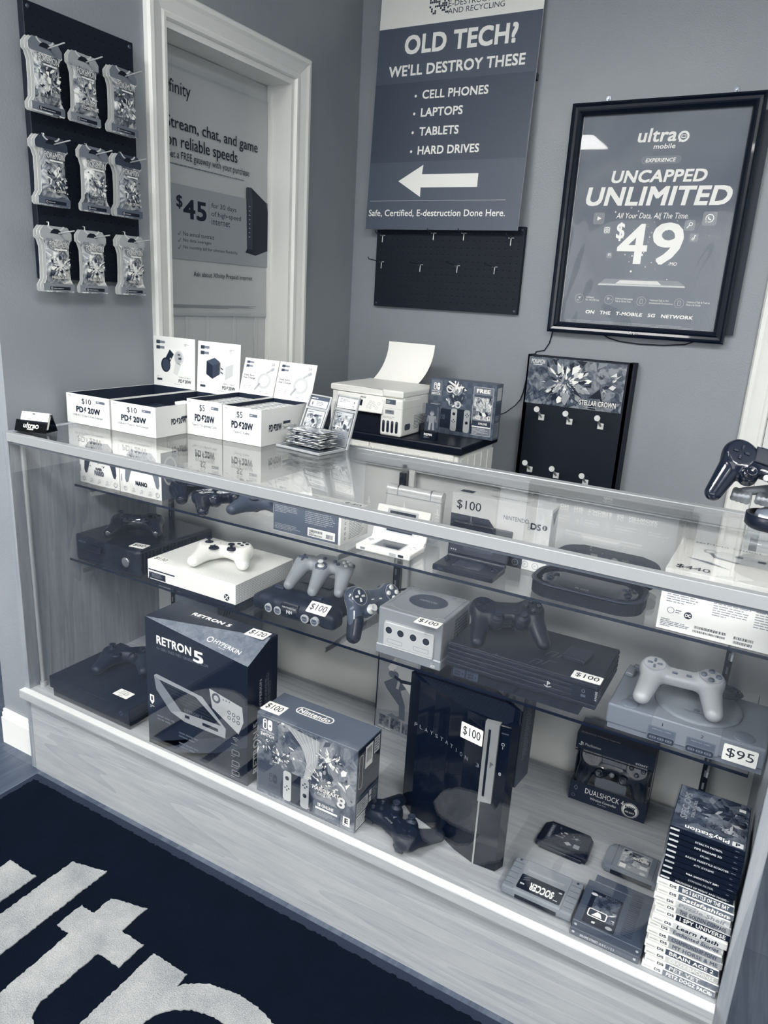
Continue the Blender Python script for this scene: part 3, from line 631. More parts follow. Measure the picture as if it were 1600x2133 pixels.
for x, a, c in ((.964, 'Unlimited', '5G - 4G LTE Data'), (1.068, 'Unlimited Nationwide', 'Talk & Global Text'), (1.184, 'Unlimited Talk to 90+', 'International Destinations'), (1.305, 'Unlimited Talk & Text in', 'Mexico & Canada')):
    k = .0030; ut(a, x, 1.3685, x+len(a)*k, 1.3745, 0, 0, 3, WI, 1); ut(c, x, 1.3595, x+len(c)*k, 1.3655, 0, 0, 3, WI, 1)
ut('ON   THE   T-MOBILE   5G   NETWORK', .969, 1.315, 1.333, 1.327, .03, .12)
b.fine(f, .899, 1.276, .50, .016, 4, G(.62), 3, 4)
b.build('poster_print')
b = MB(fp)                                               # loose clear cover with folds that catch the light
nx, nz = 46, 56; rd = random.Random(3); vs = []
for k in range(nz+1):
    for i in range(nx+1):
        u, v = i/nx, k/nz; low = max(0, .62-v)*1.5
        z = -.0215-.0014*math.sin(13*u+7*v+3*math.sin(5*v))*low-.0010*math.sin(31*u-17*v+4*math.sin(9*u))*low-.0006*math.sin(4*u+3*v)
        vs.append((.036+u*(w-.072), z, .036+v*(h-.072)))
b.add(vs, [(k*(nx+1)+i, k*(nx+1)+i+1, (k+1)*(nx+1)+i+1, (k+1)*(nx+1)+i) for k in range(nz) for i in range(nx)], glass('clear_film', (1, 1, 1, 1), 1.34, .02), True); b.build('clear_cover')
b = MB(fp); g = front(-.842, -.0405, -1.243); b.text(g, 'ultra', 1.132, 1.254, .024, .010, G(.85), 3, .03, .1); b.ring(g, 1.161, 1.2585, .0022, .004, G(.85), 3, 1, 12); b.build('badge')
for x, z in ((.951, 2.011), (1.347, 2.010)):
    t = thing('wall_hanger', 'small metal screw hanger above the framed poster, %s' % ('over its corner by the sign' if x < 1 else 'over its corner by the door'), 'hanger', (x, YW, z), 0, 'hangers of the framed poster')
    b = MB(t); b.ring(front(0, -.003, 0), 0, 0, .0035, .008, G(.45, .3, .8), 0); b.cyl((0, 0, 0), (0, -.008, 0), .004, .003, G(.6, .25, .9), 10); b.build('screw')
    b = MB(t); b.tube([(0, -.004, 0), (.004, -.012, -.014)], .0012, G(.5, .3, .8)); b.build('wire')
t = tag(MB().tube([(.855, 1.645, 1.246), (.846, 1.648, 1.20), (.83, 1.648, 1.172), (.800, 1.648, 1.165), (.776, 1.649, 1.12), (.772, 1.649, 1.06), (.766, 1.648, 1.01), (.758, 1.646, .98), (.742, 1.64, .955), (.71, 1.63, .925), (.66, 1.60, .9)], .0022, G(.05, .5)).build('power_cable'), 'thin black cable running down from the framed poster behind the card rack', 'cable')
tag(MB().tube([(1.04, 1.642, 1.246), (1.06, 1.645, 1.235), (1.10, 1.646, 1.226), (1.17, 1.646, 1.222), (1.25, 1.646, 1.224), (1.32, 1.646, 1.232), (1.35, 1.645, 1.245)], .0022, G(.05, .5)).build('power_cable'), 'black cable sagging just under the bottom of the framed poster', 'cable')

# ---- black card rack with pegs
rk = thing('card_rack', 'black peg rack board with crystal artwork header panel', 'rack', (.785, YW, .56), 0)
b = MB(rk); b.box(0, .385, -.05, -.03, 0, .597, paint('rack_black', .03, 60, .1, .55, .3), .0015, 1); b.box(.37, .392, -.05, 0, 0, .597, PEG, .001, 1); b.box(0, .015, -.05, 0, 0, .597, PEG, .001, 1); b.build('board')
b = MB(rk); b.box(.008, .365, -.054, -.05, .418, .590, artmat(31, 34, .1, .55, .2)); f = front(0, -.0541, 0)
b.shards(f, .01, .42, .363, .588, 26, 4, (.08, .14, .5), 1, .22); b.shards(f, .05, .422, .25, .586, 100, 3, (.35, .6, .8, .95, .12), 3, .17, (.155, .505, .085)); b.shards(f, .08, .46, .23, .56, 50, 9, (.3, .75, .9, .97), 10, .09, (.155, .505, .045))
b.shards(f, .29, .47, .362, .56, 7, 12, (.7, .85), 4, .24)
b.quad(f, .012, .555, .078, .588, G(.38, .3), 12); b.text(f, 'POKéMON', .018, .566, .052, .0165, G(.85, .3), 14, .03); b.quad(f, .026, .561, .06, .564, G(.9), 14)
b.text(f, 'STELLAR CROWN', .212, .432, .136, .022, G(.06), 14, .06); b.text(f, 'STELLAR CROWN', .214, .4335, .132, .019, G(.93, .3), 16, .02); b.fine(f, .24, .425, .1, .005, 1, G(.75), 14)
b.build('header_panel')
CL = glass('clear_plastic', (.86, .88, .9, 1), 1.46, .05)
for u, v in ((.067, .37), (.175, .367), (.29, .365), (.045, .165), (.15, .158), (.263, .15)):
    b = MB(rk); n_ = 5; A0, B0 = V((u+.011, -.052, v)), V((u+.011, -.118, v+.036))
    b.tube([A0+V((dx, 0, 0))+(B0-A0)*k/n_ for dx in (0,) for k in range(n_+1)], .0042, G(.70, .15), 8); b.cyl(B0, B0+V((0, -.0025, 0)), .0105, .0105, G(.84, .3), 20); pg = b.build('peg')
    b = MB(pg); b.box(u, u+.022, -.052, -.05, v-.012, v+.010, G(.86, .4), .0008, 1); b.build('peg_plate')

# ================================================================ game controllers
S1, S2 = .7972, .5922
def stick(t, x, y, z, m, cap=None, h=.012, r=.0085, tilt=0):
    b = MB(t); cap = cap or m
    b.lathe([(r*1.45, -.004), (r*1.4, -.001), (r*1.2, .0015), (r*.45, .002), (r*.42, h*.7), (r*.9, h*.8), (r*1.02, h*.9), (r*.98, h), (r*.8, h*.98), (r*.55, h*.9), (0.0001, h*.88)], cap, 20, (x, y, z)); b.build('thumbstick')
def dpad(t, x, y, z, s, m, split=False):
    b = MB(t); w = s*.36
    if split:
        for a in range(4):
            c, d = math.cos(a*math.pi/2), math.sin(a*math.pi/2)
            b.prism([(x+c*p-d*q, y+d*p+c*q) for p, q in ((s*.28, 0), (s*.5, -w*.5), (s*1.05, -w*.5), (s*1.05, w*.5), (s*.5, w*.5))], z-.003, z+.0022, m, .0006, 1)
    else:
        b.prism([(x+p, y+q) for p, q in ((-w*.5, -s), (w*.5, -s), (w*.5, -w*.5), (s, -w*.5), (s, w*.5), (w*.5, w*.5), (w*.5, s), (-w*.5, s), (-w*.5, w*.5), (-s, w*.5), (-s, -w*.5), (-w*.5, -w*.5))], z-.003, z+.003, m, .0006, 1)
    b.build('direction_pad')
def btn(t, x, y, z, r, m, h=.0025, mark=None, mm=None, lab=None):
    b = MB(t); b.lathe([(r, -.004), (r, h*.6), (r*.8, h), (.0001, h*1.15)], m, 14, (x, y, z))
    if mark is not None:
        f = topf(x, y, z+h*1.15); q = r*.5; w = r*.14
        if mark == 0: b.line(f, [(-q, -q*.7), (q, -q*.7), (0, q), (-q, -q*.7)], w, mm, 3)
        elif mark == 1: b.ring(f, 0, 0, q*.85, q*1.05, mm, 3, 1, 16)
        elif mark == 2: b.line(f, [(-q, -q), (q, q)], w, mm, 3); b.line(f, [(-q, q), (q, -q)], w, mm, 3)
        elif mark == 3: b.rro(f, -q*.85, -q*.85, q*.85, q*.85, .0002, w, mm, 3)
        else: b.text(f, mark, -q*.6, -q*.8, q*1.2, q*1.6, mm, 3, .02)
    o = b.build('button')
    if lab: o['label'] = lab
    return o
def pad_sdf(kind):
    if kind == 'wide':                          # offset sticks, thick flowing grips
        def f(P):
            X = np.abs(P[0]); Q = (X, P[1], P[2]*1.12)
            d = capsule(Q, (.040, .016, .0), (.062, -.050, -.011), .0265, .0155)
            d = smin(d, capsule(Q, (0, .017, .002), (.045, .018, .0), .0225, .0245), .02)
            d = smin(d, capsule(Q, (.018, .033, -.004), (.05, .031, -.006), .013, .014), .012)
            return np.maximum(d, P[2]-.0185+.02*(P[1]-.01)**2*10)
    elif kind == 'twin':                        # symmetrical sticks
        def f(P):
            X = np.abs(P[0]); Q = (X, P[1], P[2]*1.18)
            d = capsule(Q, (.051, .014, 0), (.066, -.056, -.014), .0225, .0145)
            d = smin(d, capsule(Q, (.050, .017, .002), (.051, .018, .002), .0265, .0265), .008)
            d = smin(d, rbox(P, (0, .012, 0), (.052, .021, .0135), .009), .012)
            d = smin(d, capsule(Q, (.026, -.013, -.004), (.026, -.013, .006), .0165, .0155), .006)
            return np.maximum(d, P[2]-.0165)
    elif kind == 'slim':                        # original pad with no sticks
        def f(P):
            X = np.abs(P[0]); Q = (X, P[1], P[2]*1.1)
            d = capsule(Q, (.048, .010, 0), (.060, -.050, -.012), .0215, .0155)
            d = smin(d, capsule(Q, (.048, .016, .003), (.049, .016, .003), .0255, .0255), .006)
            d = smin(d, rbox(P, (0, .012, -.001), (.045, .0175, .011), .007), .008)
            return np.maximum(d, P[2]-.0165)
    elif kind == 'trident':
        def f(P):
            X = np.abs(P[0]); Q = (X, P[1], P[2]*1.05)
            d = capsule(Q, (.052, .018, 0), (.062, -.052, -.012), .0215, .0125)
            d = smin(d, capsule(P, (0, .016, 0), (0, -.062, -.012), .023, .012), .014)
            d = smin(d, rbox(P, (0, .026, 0), (.062, .019, .012), .011), .014)
            d = smin(d, rbox(P, (0, .044, 0), (.026, .012, .012), .008), .008)
            return np.maximum(d, P[2]-.0155)
    return f
_PG = {}
def pad_geo(kind):
    if kind not in _PG:
        vs, fs = nets(pad_sdf(kind), (-.088, -.080, -.032), (.088, .066, .026), .0023)
        lo = min(v[2] for v in vs); _PG[kind] = ([(x, y, z-lo) for x, y, z in vs], fs, -lo)
    return _PG[kind]
def controller(name, label, loc, rz, kind, body, dark, light, tilt=(0, 0), trig=None, sticks=None, marks=None, split=None, touch=False, extra=None, group=None):
    vs, fs, z0 = pad_geo(kind); R3 = M.Rotation(tilt[1], 3, 'Y') @ M.Rotation(tilt[0], 3, 'X')
    loc = (loc[0], loc[1], loc[2]-min((R3 @ V(p)).z for p in vs[::3])+.0006)
    t = thing(name, label, 'game controller', loc, 0, group, (tilt[0], tilt[1], rz))
    b = MB(t); b.add(vs, fs, body, True); b.build('body')
    top = z0+.0155; trig = trig or body; sticks = sticks or dark
    if kind == 'wide':
        stick(t, -.043, .021, top+.003, sticks); stick(t, .023, -.010, top+.001, sticks)
        b = MB(t); b.lathe([(.0135, -.002), (.0125, .001), (.0001, .0005)], dark, 18, (-.022, -.010, top)); b.build('pad_recess'); dpad(t, -.022, -.010, top+.002, .0095, dark)
        for i, (dx, dy) in enumerate(((0, .0105), (.0105, 0), (0, -.0105), (-.0105, 0))): btn(t, .045+dx, .021+dy, top+.002, .0049, dark, .003, 'YBAX'[i], light)
        btn(t, 0, .030, top, .0068, light if body.name[-2:] != '95' else G(.82, .3), .001); btn(t, -.013, .018, top+.002, .0028, dark, .001); btn(t, .013, .018, top+.002, .0028, dark, .001)
        for s in (-1, 1):
            b = MB(t); b.tube([(s*.028, .047, z0-.001), (s*.044, .048, z0-.003), (s*.058, .041, z0-.005)], .0075, trig, 10); b.build('bumper')
            b = MB(t); b.tube([(s*.036, .047, z0-.008), (s*.046, .052, z0-.014), (s*.052, .050, z0-.02)], .0072, trig, 10); b.build('trigger')
    elif kind in ('twin', 'slim'):
        top = z0+.0165; lx = .050 if kind == 'twin' else .0485
        if kind == 'twin':
            for s in (-1, 1): stick(t, s*.026, -.0135, top-.001, sticks, None, .012, .0083)
        b = MB(t); b.ring(topf(0, 0, top+.0001), -lx, .017, .0195, .0205, dark, 1); b.ring(topf(0, 0, top+.0001), lx, .017, .0195, .0205, dark, 1); b.build('lobe_rims')
        dpad(t, -lx, .017, top, .0125, split or dark, True)
        for i, (dx, dy) in enumerate(((0, .0125), (.0125, 0), (0, -.0125), (-.0125, 0))): btn(t, lx+dx, .017+dy, top, .0055, split or dark, .0035, i, light)
        if touch:
            b = MB(t); b.prism([(-.027, .008), (.027, .008), (.030, .036), (-.030, .036)], top-.004, top+.0012, touch, .002, 2); b.build('touchpad')
            btn(t, 0, -.012, top-.002, .0055, light, .002)
            b = MB(t); b.box(-.020, .020, .036, .046, z0-.008, z0-.002, G(.3, .2)); b.build('light_bar')
        else:
            for s in (-1, 1): b = MB(t); b.box(s*.012-.0045, s*.012+.0045, .006, .009, top-.006, top-.0015 if kind == 'slim' else top-.002, split or dark, .0008, 1); b.build('button')
        for s in (-1, 1):
            b = MB(t); b.tube([(s*.040, .036, z0+.003), (s*.052, .039, z0+.002), (s*.062, .034, z0+.001)], .0058, trig, 9); b.build('bumper')
            b = MB(t); b.tube([(s*.040, .036, z0-.009), (s*.052, .040, z0-.012), (s*.062, .035, z0-.011)], .0068, trig, 9); b.build('trigger')
    elif kind == 'trident':
        b = MB(t); b.lathe([(.0155, -.003), (.0150, .0015), (.010, .001), (.0001, -.001)], dark, 8, (0, .002, top)); b.build('stick_ring'); stick(t, 0, .002, top, light, light, .014, .0068)
        dpad(t, -.052, .022, top+.001, .0115, dark)
        for x, y, r, m_ in ((.038, .016, .0052, dark), (.028, .024, .0050, dark), (.058, .014, .0042, light), (.066, .022, .0042, light), (.050, .024, .0042, light), (.058, .031, .0042, light), (0, .030, .0045, dark)): btn(t, x, y, top, r, m_, .0035)
        for s in (-1, 1): b = MB(t); b.tube([(s*.034, .043, z0+.002), (s*.052, .046, z0), (s*.068, .036, z0-.002)], .0068, body, 9); b.build('bumper')
    if extra: extra(t, z0, top)
    return t
BLK = G(.05, .32, 0, .2); BLKM = G(.08, .5); SATIN = G(.13, .45); LGT = G(.62, .4); WHT = G(.95, .35); DK = G(.09, .4); GRY = G(.5, .42)
def coil(cx, cy_, z, r0, n, m, seed, rad=.0026, ry=.7, name='cable', parent=None, tail=None):
    rd = random.Random(seed); pts = []
    for i in range(n*16+1):
        a = 6.2832*i/16; k = i/16; r = r0*(1+.16*math.sin(1.7*k+seed)); pts.append((cx+r*math.cos(a)+.004*math.sin(k*2.1), cy_+r*ry*math.sin(a)+.005*math.sin(k*1.3), z+rad+.0032*(k % 4)+.0015*math.sin(a*2+k)))
    if tail: pts += tail
    b = MB(parent); b.tube(pts, rad, m, 6); return b.build(name)

# ================================================================ middle shelf: consoles
# --- black console with the glossy pad
t = thing('game_console', 'glossy black console with a chrome power disc and an eighty dollar tag', 'game console', (.045, .158, S2))
b = MB(t); b.prism([(0, .0), (.012, -.006), (.13, .004), (.236, -.006), (.246, .002), (.252, .262), (.004, .262)], 0, .073, G(.045, .22, 0, .4), .007, 3); b.build('body')
f = front(.012, -.0065, 0); b = MB(t)
b.box(.012, .105, -.0068, 0, .036, .050, G(.03, .3), .001, 1); b.build('disc_tray')
b = MB(t); b.text(f, 'XBOX 360', .006, .055, .030, .0055, G(.35, .3), 4); b.build('lettering')
b = MB(t); g = Fr((.196, -.0045, .034), (1, 0, 0), (0, 0, 1)); b.lathe([(.0135, 0), (.0135, .002), (.011, .003), (.0001, .0028)], G(.6, .22, .8), 24)
b.v = [V((.196+p.x, -.0035-p.z, .034+p.y)) for p in b.v]; b.build('power_button')
b = MB(t); 
for i in range(16): b.box(.2475, .2525, .01+i*.0125, .0135+i*.0125, .008, .064, G(.02, .4))
b.build('side_vents')
price(t, '$80', topf(.192, .012, .0732), 0, 0, .045, .03, .16)
controller('game_controller', 'glossy black controller lying on the black console with the chrome disc', (.175, .255, S2+.0735), math.radians(37), 'wide', G(.03, .14, 0, .6), G(.07, .4), G(.5, .3))
# --- white console
t = thing('game_console', 'white flat console with dotted vents and a cream controller on top', 'game console', (.326, .150, S2), .0)
b = MB(t); Wc = G(.9, .42); b.box(.004, .286, .004, .226, 0, .012, G(.1, .5)); b.box(0, .29, 0, .23, .0125, .064, Wc, .001, 1); b.build('body')
b = MB(t); f = front(0, 0, 0)
b.quad(f, .003, .037, .094, .0405, G(.06), 2); b.rr(f, .004, .0155, .062, .0325, .001, G(.08, .3), 2); b.poly(f, [(.006, .0295), (.011, .0295), (.0085, .0325)], G(.6), 4); b.fine(f, .014, .019, .042, .012, 4, G(.5), 4, 3); b.rr(f, .0035, .0135, .0085, .018, .0005, G(.2), 4)
b.disc(f, .263, .026, .0085, G(.06), 2); b.line(f, [(.2575, .0205), (.2685, .0315)], .0022, G(.92), 4); b.line(f, [(.2575, .0315), (.2685, .0205)], .0022, G(.92), 4); b.build('front_print')
b = MB(t); f = topf(0, 0, .064)
for i in range(36):
    for k in range(56):
        x, y = .1+i*.0053, .004+k*.004
        if x-.05 > .5*(.23-y)*.7: b.quad(f, x, y, x+.0016, y+.0016, G(.62, .6), 1)
f = rightf(.29, 0, 0)
for i in range(54):
    for k in range(11): b.quad(f, .004+i*.0041, .016+k*.0043, .0060+i*.0041, .0182+k*.0043, G(.45, .6), 1)
b.build('vent_dots')
price(t, '$130', topf(.006, .003, .064), 0, 0, .048, .028, .0)
controller('game_controller', 'cream white controller with black sticks lying on the white console', (.494, .247, S2+.0643), math.radians(26), 'wide', G(.95, .4), G(.07, .4), G(.4), trig=G(.9, .4))
# --- dark rounded console with the three-pronged pad
t = thing('game_console', 'dark rounded console with four controller ports under a three-pronged controller', 'game console', (.757, .262, S2))
NC = G(.1, .4)
def hump(P):
    d = rbox((P[0], P[1], P[2]), (0, 0, .028), (.108, .088, .022), .02)
    d = smin(d, rbox(P, (0, .012, .045), (.085, .070, .018), .016), .012)
    for s in (-1, 1):
        d = smin(d, rbox(P, (s*.098, -.058, .02), (.021, .024, .02), .014), .008); d = smin(d, rbox(P, (s*.098, .06, .02), (.021, .02, .02), .014), .008)
    ax = ((P[0])/.052)**2
    d = smin(d, rbox(P, (0, -.070, .026), (.062, .022, .022), .02), .012)
    return np.maximum(d, .004-P[2])
vs, fs = nets(hump, (-.135, -.105, -.004), (.135, .095, .075), .0032); b = MB(t); b.add(vs, fs, NC, True); b.build('body')
for x in (-.057, -.030, .047, .074):
    b = MB(t); f = Fr((x, -.0935, .0225), (1, 0, 0), (0, -.12, 1)); b.cyl((x, -.086, .0225), (x, -.0945, .0222), .0105, .0103, G(.7, .4), 24); f = Fr((x, -.0946, .0222), (1, 0, 0), (0, 0, 1))
    b.disc(f, 0, 0, .0083, G(.45), 1); b.rr(f, -.0062, -.0052, .0062, .0048, .0035, G(.25), 2)
    for k in (-1, 0, 1): b.disc(f, k*.0035, -.001, .0012, G(.6), 3, n=8)
    b.build('controller_port')
b = MB(t); f = Fr((-.008, -.0952, .022), (1, 0, 0), (0, -.1, 1)); b.box(-.021, .029, -.0955, -.08, .018, .046, G(.05, .15, 0, 1), .003, 2)
f = front(-.021, -.0956, .018); b.text(f, 'NINTENDO64', .006, .018, .038, .0042, G(.75), 2, .01); b.line(f, [(.019, .005), (.019, .014), (.025, .007), (.025, .014)], .0022, G(.75), 2); b.line(f, [(.027, .005), (.027, .014), (.033, .007), (.033, .014)], .0022, G(.75), 2); b.build('logo_plate')
for s in (-1, 1): b = MB(t); b.box(s*.055-.014, s*.055+.014, -.058, -.046, .056, .066, G(.18, .35), .004, 2); b.build('switch_button')
b = MB(t); b.box(-.055, .055, .0, .028, .060, .0655, G(.1, .45), .002, 1); b.build('slot_flap')
price(t, '$100', Fr((.050, -.0955, .043), (1, 0, 0), (0, .85, .5)), 0, 0, .054, .032, .0)
controller('game_controller', 'grey three-pronged controller resting on the dark rounded console', (.786, .262, S2+.066), math.radians(14), 'trident', G(.55, .35), G(.3, .4), G(.78, .4), tilt=(.30, 0))
# --- clear pad standing on its handle beside
def clear_extra(t, z0, top):
    for s in (-1, 1):
        b = MB(t); vs, fs = nets(lambda P: capsule(P, (s*.058, -.030, z0-.008), (s*.068, -.062, z0-.016), .0185, .0165), (s*.063-.045, -.095, -.012), (s*.063+.045, .0, .05), .0035); b.add(vs, fs, G(.06, .25), True); b.build('rubber_grip')
controller('game_controller', 'smoky clear controller with black grips and pale buttons standing beside the silver cube', (.929, .235, S2), math.radians(72), 'twin', G(.27, .14, 0, .8), G(.75, .35), G(.55, .3), tilt=(.95, .15), split=G(.85, .3), sticks=G(.82, .3), extra=clear_extra)
tag(MB().tube([(.962, .315, S2+.085), (.972, .345, S2+.08), (.985, .38, S2+.05), (1.0, .41, S2+.02), (1.0, .45, S2+.004)], .003, G(.08)).build('controller_cable'), 'black ribbed cable of the smoky clear controller behind the silver cube', 'cable')
# --- silver cube console
t = thing('game_console', 'silver cube console with round disc lid and four controller ports', 'game console', (1.0765, .2325, S2))
SV = G(.58, .35, .25); b = MB(t); b.box(-.075, .075, -.0735, .075, .006, .110, SV, .003, 2); b.box(-.077, .077, -.0755, .076, .004, .026, G(.53, .38, .2), .002, 1); b.build('body')
b = MB(t); b.box(-.0595, .0590, -.0765, -.073, .026, .083, G(.74, .35, .15), .004, 2); pnl = b.build('port_panel')
f = front(0, -.0766, 0)
for i, x in enumerate((-.0465, -.0185, .0115, .0415)):
    b = MB(pnl); z = .0635-.0006*i; b.ring(f, x, z, .0078, .0098, G(.8, .3, .3), 1); b.disc(f, x, z, .0078, G(.06), 2); b.disc(f, x, z-.001, .0052, G(.1), 3); 
    b.build('controller_port')
b = MB(t)
for x in (-.049, .013): b.rro(f, x, .035, x+.036, .044, .001, .0007, G(.42), 1)
for i, x in enumerate((-.0465, -.0185, .0115, .0415)): b.fine(f, x-.002*(i+1)/2, .0775, .001+.002*i, .002, 1, G(.4), 1)
g = front(0, -.0757, 0); b.text(g, 'ATI', .055, .008, .010, .006, G(.85), 2, .04); b.fine(g, .055, .015, .01, .002, 1, G(.8), 2)
b.build('front_print')
f = topf(0, 0, .1101); b = MB(t); b.disc(f, .0, .012, .0425, G(.2, .35), 1, .037, 40); b.ring(f, 0, .012, .0425, .044, G(.4), 2, .88); b.text(f, 'GAMECUBE', -.021, .008, .042, .008, G(.6), 3, .01)
b.line(f, [(-.030, .0445), (0, .050), (.030, .044)], .0009, G(.75), 3); b.build('disc_lid')
b = MB(t)
b.line(f, [(-.066, -.05), (-.066, .072)], .0008, G(.25), 1); b.line(f, [(.066, -.05), (.066, .072)], .0008, G(.25), 1)
for x, y in ((-.062, -.052), (-.058, .062), (.062, -.058), (.055, .064)): b.ring(f, x, y, .0085, .0095, G(.75), 1, .75); b.disc(f, x, y, .0085, G(.6, .3, .25), 1, .0064)
b.line(f, [(-.052, -.056), (-.03, -.062), (.03, -.062), (.052, -.060)], .0012, G(.78), 2); b.fine(f, .035, .058, .02, .006, 2, G(.4), 1, 6); b.build('lid_print')
b = MB(t); f = rightf(.0751, 0, 0)
for i in range(9):
    for k in range(9): b.rr(f, -.010+i*.0075, .030+k*.0075, -.0045+i*.0075, .0355+k*.0075, .001, G(.14), 1, 2)
b.build('side_vents')
b = MB(t)
for x in (-.055, .045): b.box(x, x+.012, -.065, -.05, 0, .006, G(.05))
b.build('foot')
price(t, '$100', topf(.022, -.103, .1105), 0, 0, .053, .030, .0)
# --- black slatted console
t = thing('game_console', 'black slatted console with a hundred dollar tag beside the silver cube', 'game console', (1.320, .240, S2))
PB = G(.035, .4); b = MB(t); b.box(-.145, .12, -.074, .09, 0, .026, G(.05, .4)); b.box(-.150, .1505, -.085, .09, .0265, .078, PB, .0006, 1)
b.build('body')
b = MB(t)
for i in range(5):
    z = .030+i*.0098; b.box(-.1515, .152, -.0875, .0905, z, z+.006, G(.05, .4), .0006, 1)
b.build('fins')
b = MB(t); b.box(.105, .1525, -.0880, -.06, .044, .068, G(.05, .3)); f = front(0, -.0881, 0); b.ring(f, .126, .060, .0025, .0032, G(.5), 2); b.rr(f, .122, .048, .131, .053, .001, G(.3), 2); b.build('eject_panel')
b = MB(t); f = front(0, -.0876, 0); b.line(f, [(.058, .047), (.058, .058), (.063, .055), (.059, .0525)], .0016, G(.75), 3); b.line(f, [(.052, .049), (.058, .046), (.066, .049)], .0016, G(.7), 3)
f = front(0, -.0881, 0).sub(.1475, .066, -math.pi/2); b.text(f, 'SONY', 0, 0, .020, .0042, G(.6), 3, .03); b.build('lettering')
for x in (-.139, -.110):
    b = MB(t); b.box(x, x+.026, -.078, -.07, .004, .024, G(.22, .4), .001, 1); f = front(x, -.0781, 0); b.rr(f, .003, .007, .016, .011, .001, G(.06), 1); b.rr(f, .003, .013, .016, .017, .001, G(.06), 1); b.disc(f, .021, .012, .002, G(.06), 1); b.build('controller_port')
b = MB(t); f = topf(-.150, -.085, .0781); LN = G(.38, .3)
b.line(f, [(.165, .0), (.165, 0)], .001, LN); 
def chv(x, y, k): b.line(f, [(x, y), (x+.007*k, y+.022*k), (x+.019*k, y+.022*k), (x+.012*k, y)], .0010, LN, 1); b.line(f, [(x+.022*k, y+.004), (x+.030*k, y+.03*k), (x+.042*k, y+.03*k)], .0010, LN, 1)
chv(.165, .012, 1.0); chv(.180, .06, 1.1); b.line(f, [(.10, .01), (.098, .002), (.106, .002)], .001, LN); b.build('lid_print')
price(t, '$100', topf(.098, -.083, .0781), 0, 0, .055, .030, .0)
t2 = thing('memory_card', 'small black memory card lying on the slatted console', 'memory card', (1.408, .245, S2+.0784), -.12)
b = MB(t2); b.box(-.024, .024, -.026, .026, 0, .008, G(.08, .4), .002, 2); b.build('case'); b = MB(t2); b.rr(topf(0, 0, .0081), -.016, -.014, .016, .02, .002, G(.11, .4), 1); b.build('sticker')
controller('game_controller', 'black twin-stick controller on the slatted console, cable coiled behind', (1.254, .246, S2+.0795), math.radians(31), 'twin', G(.04, .38), G(.06, .42), G(.55), tilt=(.42, 0), split=G(.08, .42), sticks=G(.1, .5))
tag(coil(1.222, .290, S2+.0785, .030, 6, G(.05, .35), 2, .0026, .55, 'controller_cable', tail=[(1.215, .32, S2+.083), (1.20, .325, S2+.085)]), 'black cable coiled under the controller on the slatted console', 'cable')
# --- grey console
t = thing('game_console', 'grey disc console with numbered ports and a ninety five dollar tag', 'game console', (1.6235, .2355, S2))
GC_ = G(.43, .42); GC2 = G(.47, .42)
b = MB(t); b.box(-.128, .130, -.076, .085, 0, .03, GC_); b.box(-.132, .132, -.079, .086, .010, .0495, GC_, .004, 3); b.box(-.054, .0625, -.0795, .03, .008, .050, GC2, .002, 1); b.build('body')
b = MB(t); b.lathe([(.074, -.002), (.076, .001), (.074, .0045), (.068, .006), (.0001, .0068)], GC2, 48, (.012, .010, .0495)); f = topf(.012, .010, .0564)
b.text(f, 'PlayStation', -.018, -.048, .034, .006, G(.3), 3, .01); b.rr(f, -.004, -.040, .006, -.030, .002, G(.35), 2); b.build('disc_lid')
f = topf(0, 0, .0496)
for x, y, r in ((-.0965, -.058, .016), (-.095, -.035, .010), (.0945, -.058, .018)): b = MB(t); b.lathe([(r, -.001), (r*1.0, .0006), (r*.92, .0016), (.0001, .001)], G(.40, .4), 28, (x, y, .0495)); b.build('button')
f = front(0, -.0797, 0)
for x, n in ((-.0335, '1'), (.0315, '2')):
    b = MB(t); b.rr(f, x-.024, .002, x+.024, .032, .002, G(.38), 1); b.rr(f, x-.022, .018, x+.022, .030, .0015, G(.33), 2); b.text(f, 'MEMORY CARD', x-.016, .0255, .032, .0022, G(.6), 3, 0, 0, 1, 1)
    b.rr(f, x-.0225, .004, x+.0225, .0155, .004, G(.1), 2)
    for k in (-1, 0, 1): b.rr(f, x+k*.0138-.0062, .0065, x+k*.0138+.0062, .013, .0025, G(.28), 3)
    for k in range(9): b.disc(f, x-.0175+k*.0044, .0098, .0008, G(.65), 4, n=6)
    b.build('controller_port')
b = MB(t); b.text(front(0, -.0797, 0), '1', -.035, .036, .0016, .006, G(.12), 2); b.text(front(0, -.0797, 0), '2', .029, .036, .005, .006, G(.12), 2); b.build('port_number')
b = MB(t); b.box(-.128, -.112, .045, .085, .0495, .058, GC2, .002, 1); b.box(-.118, -.075, .075, .086, .0495, .062, G(.40, .42), .002, 1); b.build('hinge')
price(t, '$95', front(.067, -.0797, .010), 0, 0, .054, .031, .0, .05)
controller('game_controller', 'grey controller without sticks lying across the grey disc console', (1.600, .232, S2+.058), math.radians(5), 'slim', G(.62, .33, 0, .15), G(.45, .4), G(.3), tilt=(.22, 0), split=G(.36, .4))
tag(coil(1.655, .298, S2+.0565, .042, 7, G(.13, .4), 5, .0030, .42, 'controller_cable'), 'dark cable bundle of the grey controller piled at the back', 'cable')

# ================================================================ bottom deck
KZ = CK+.0003
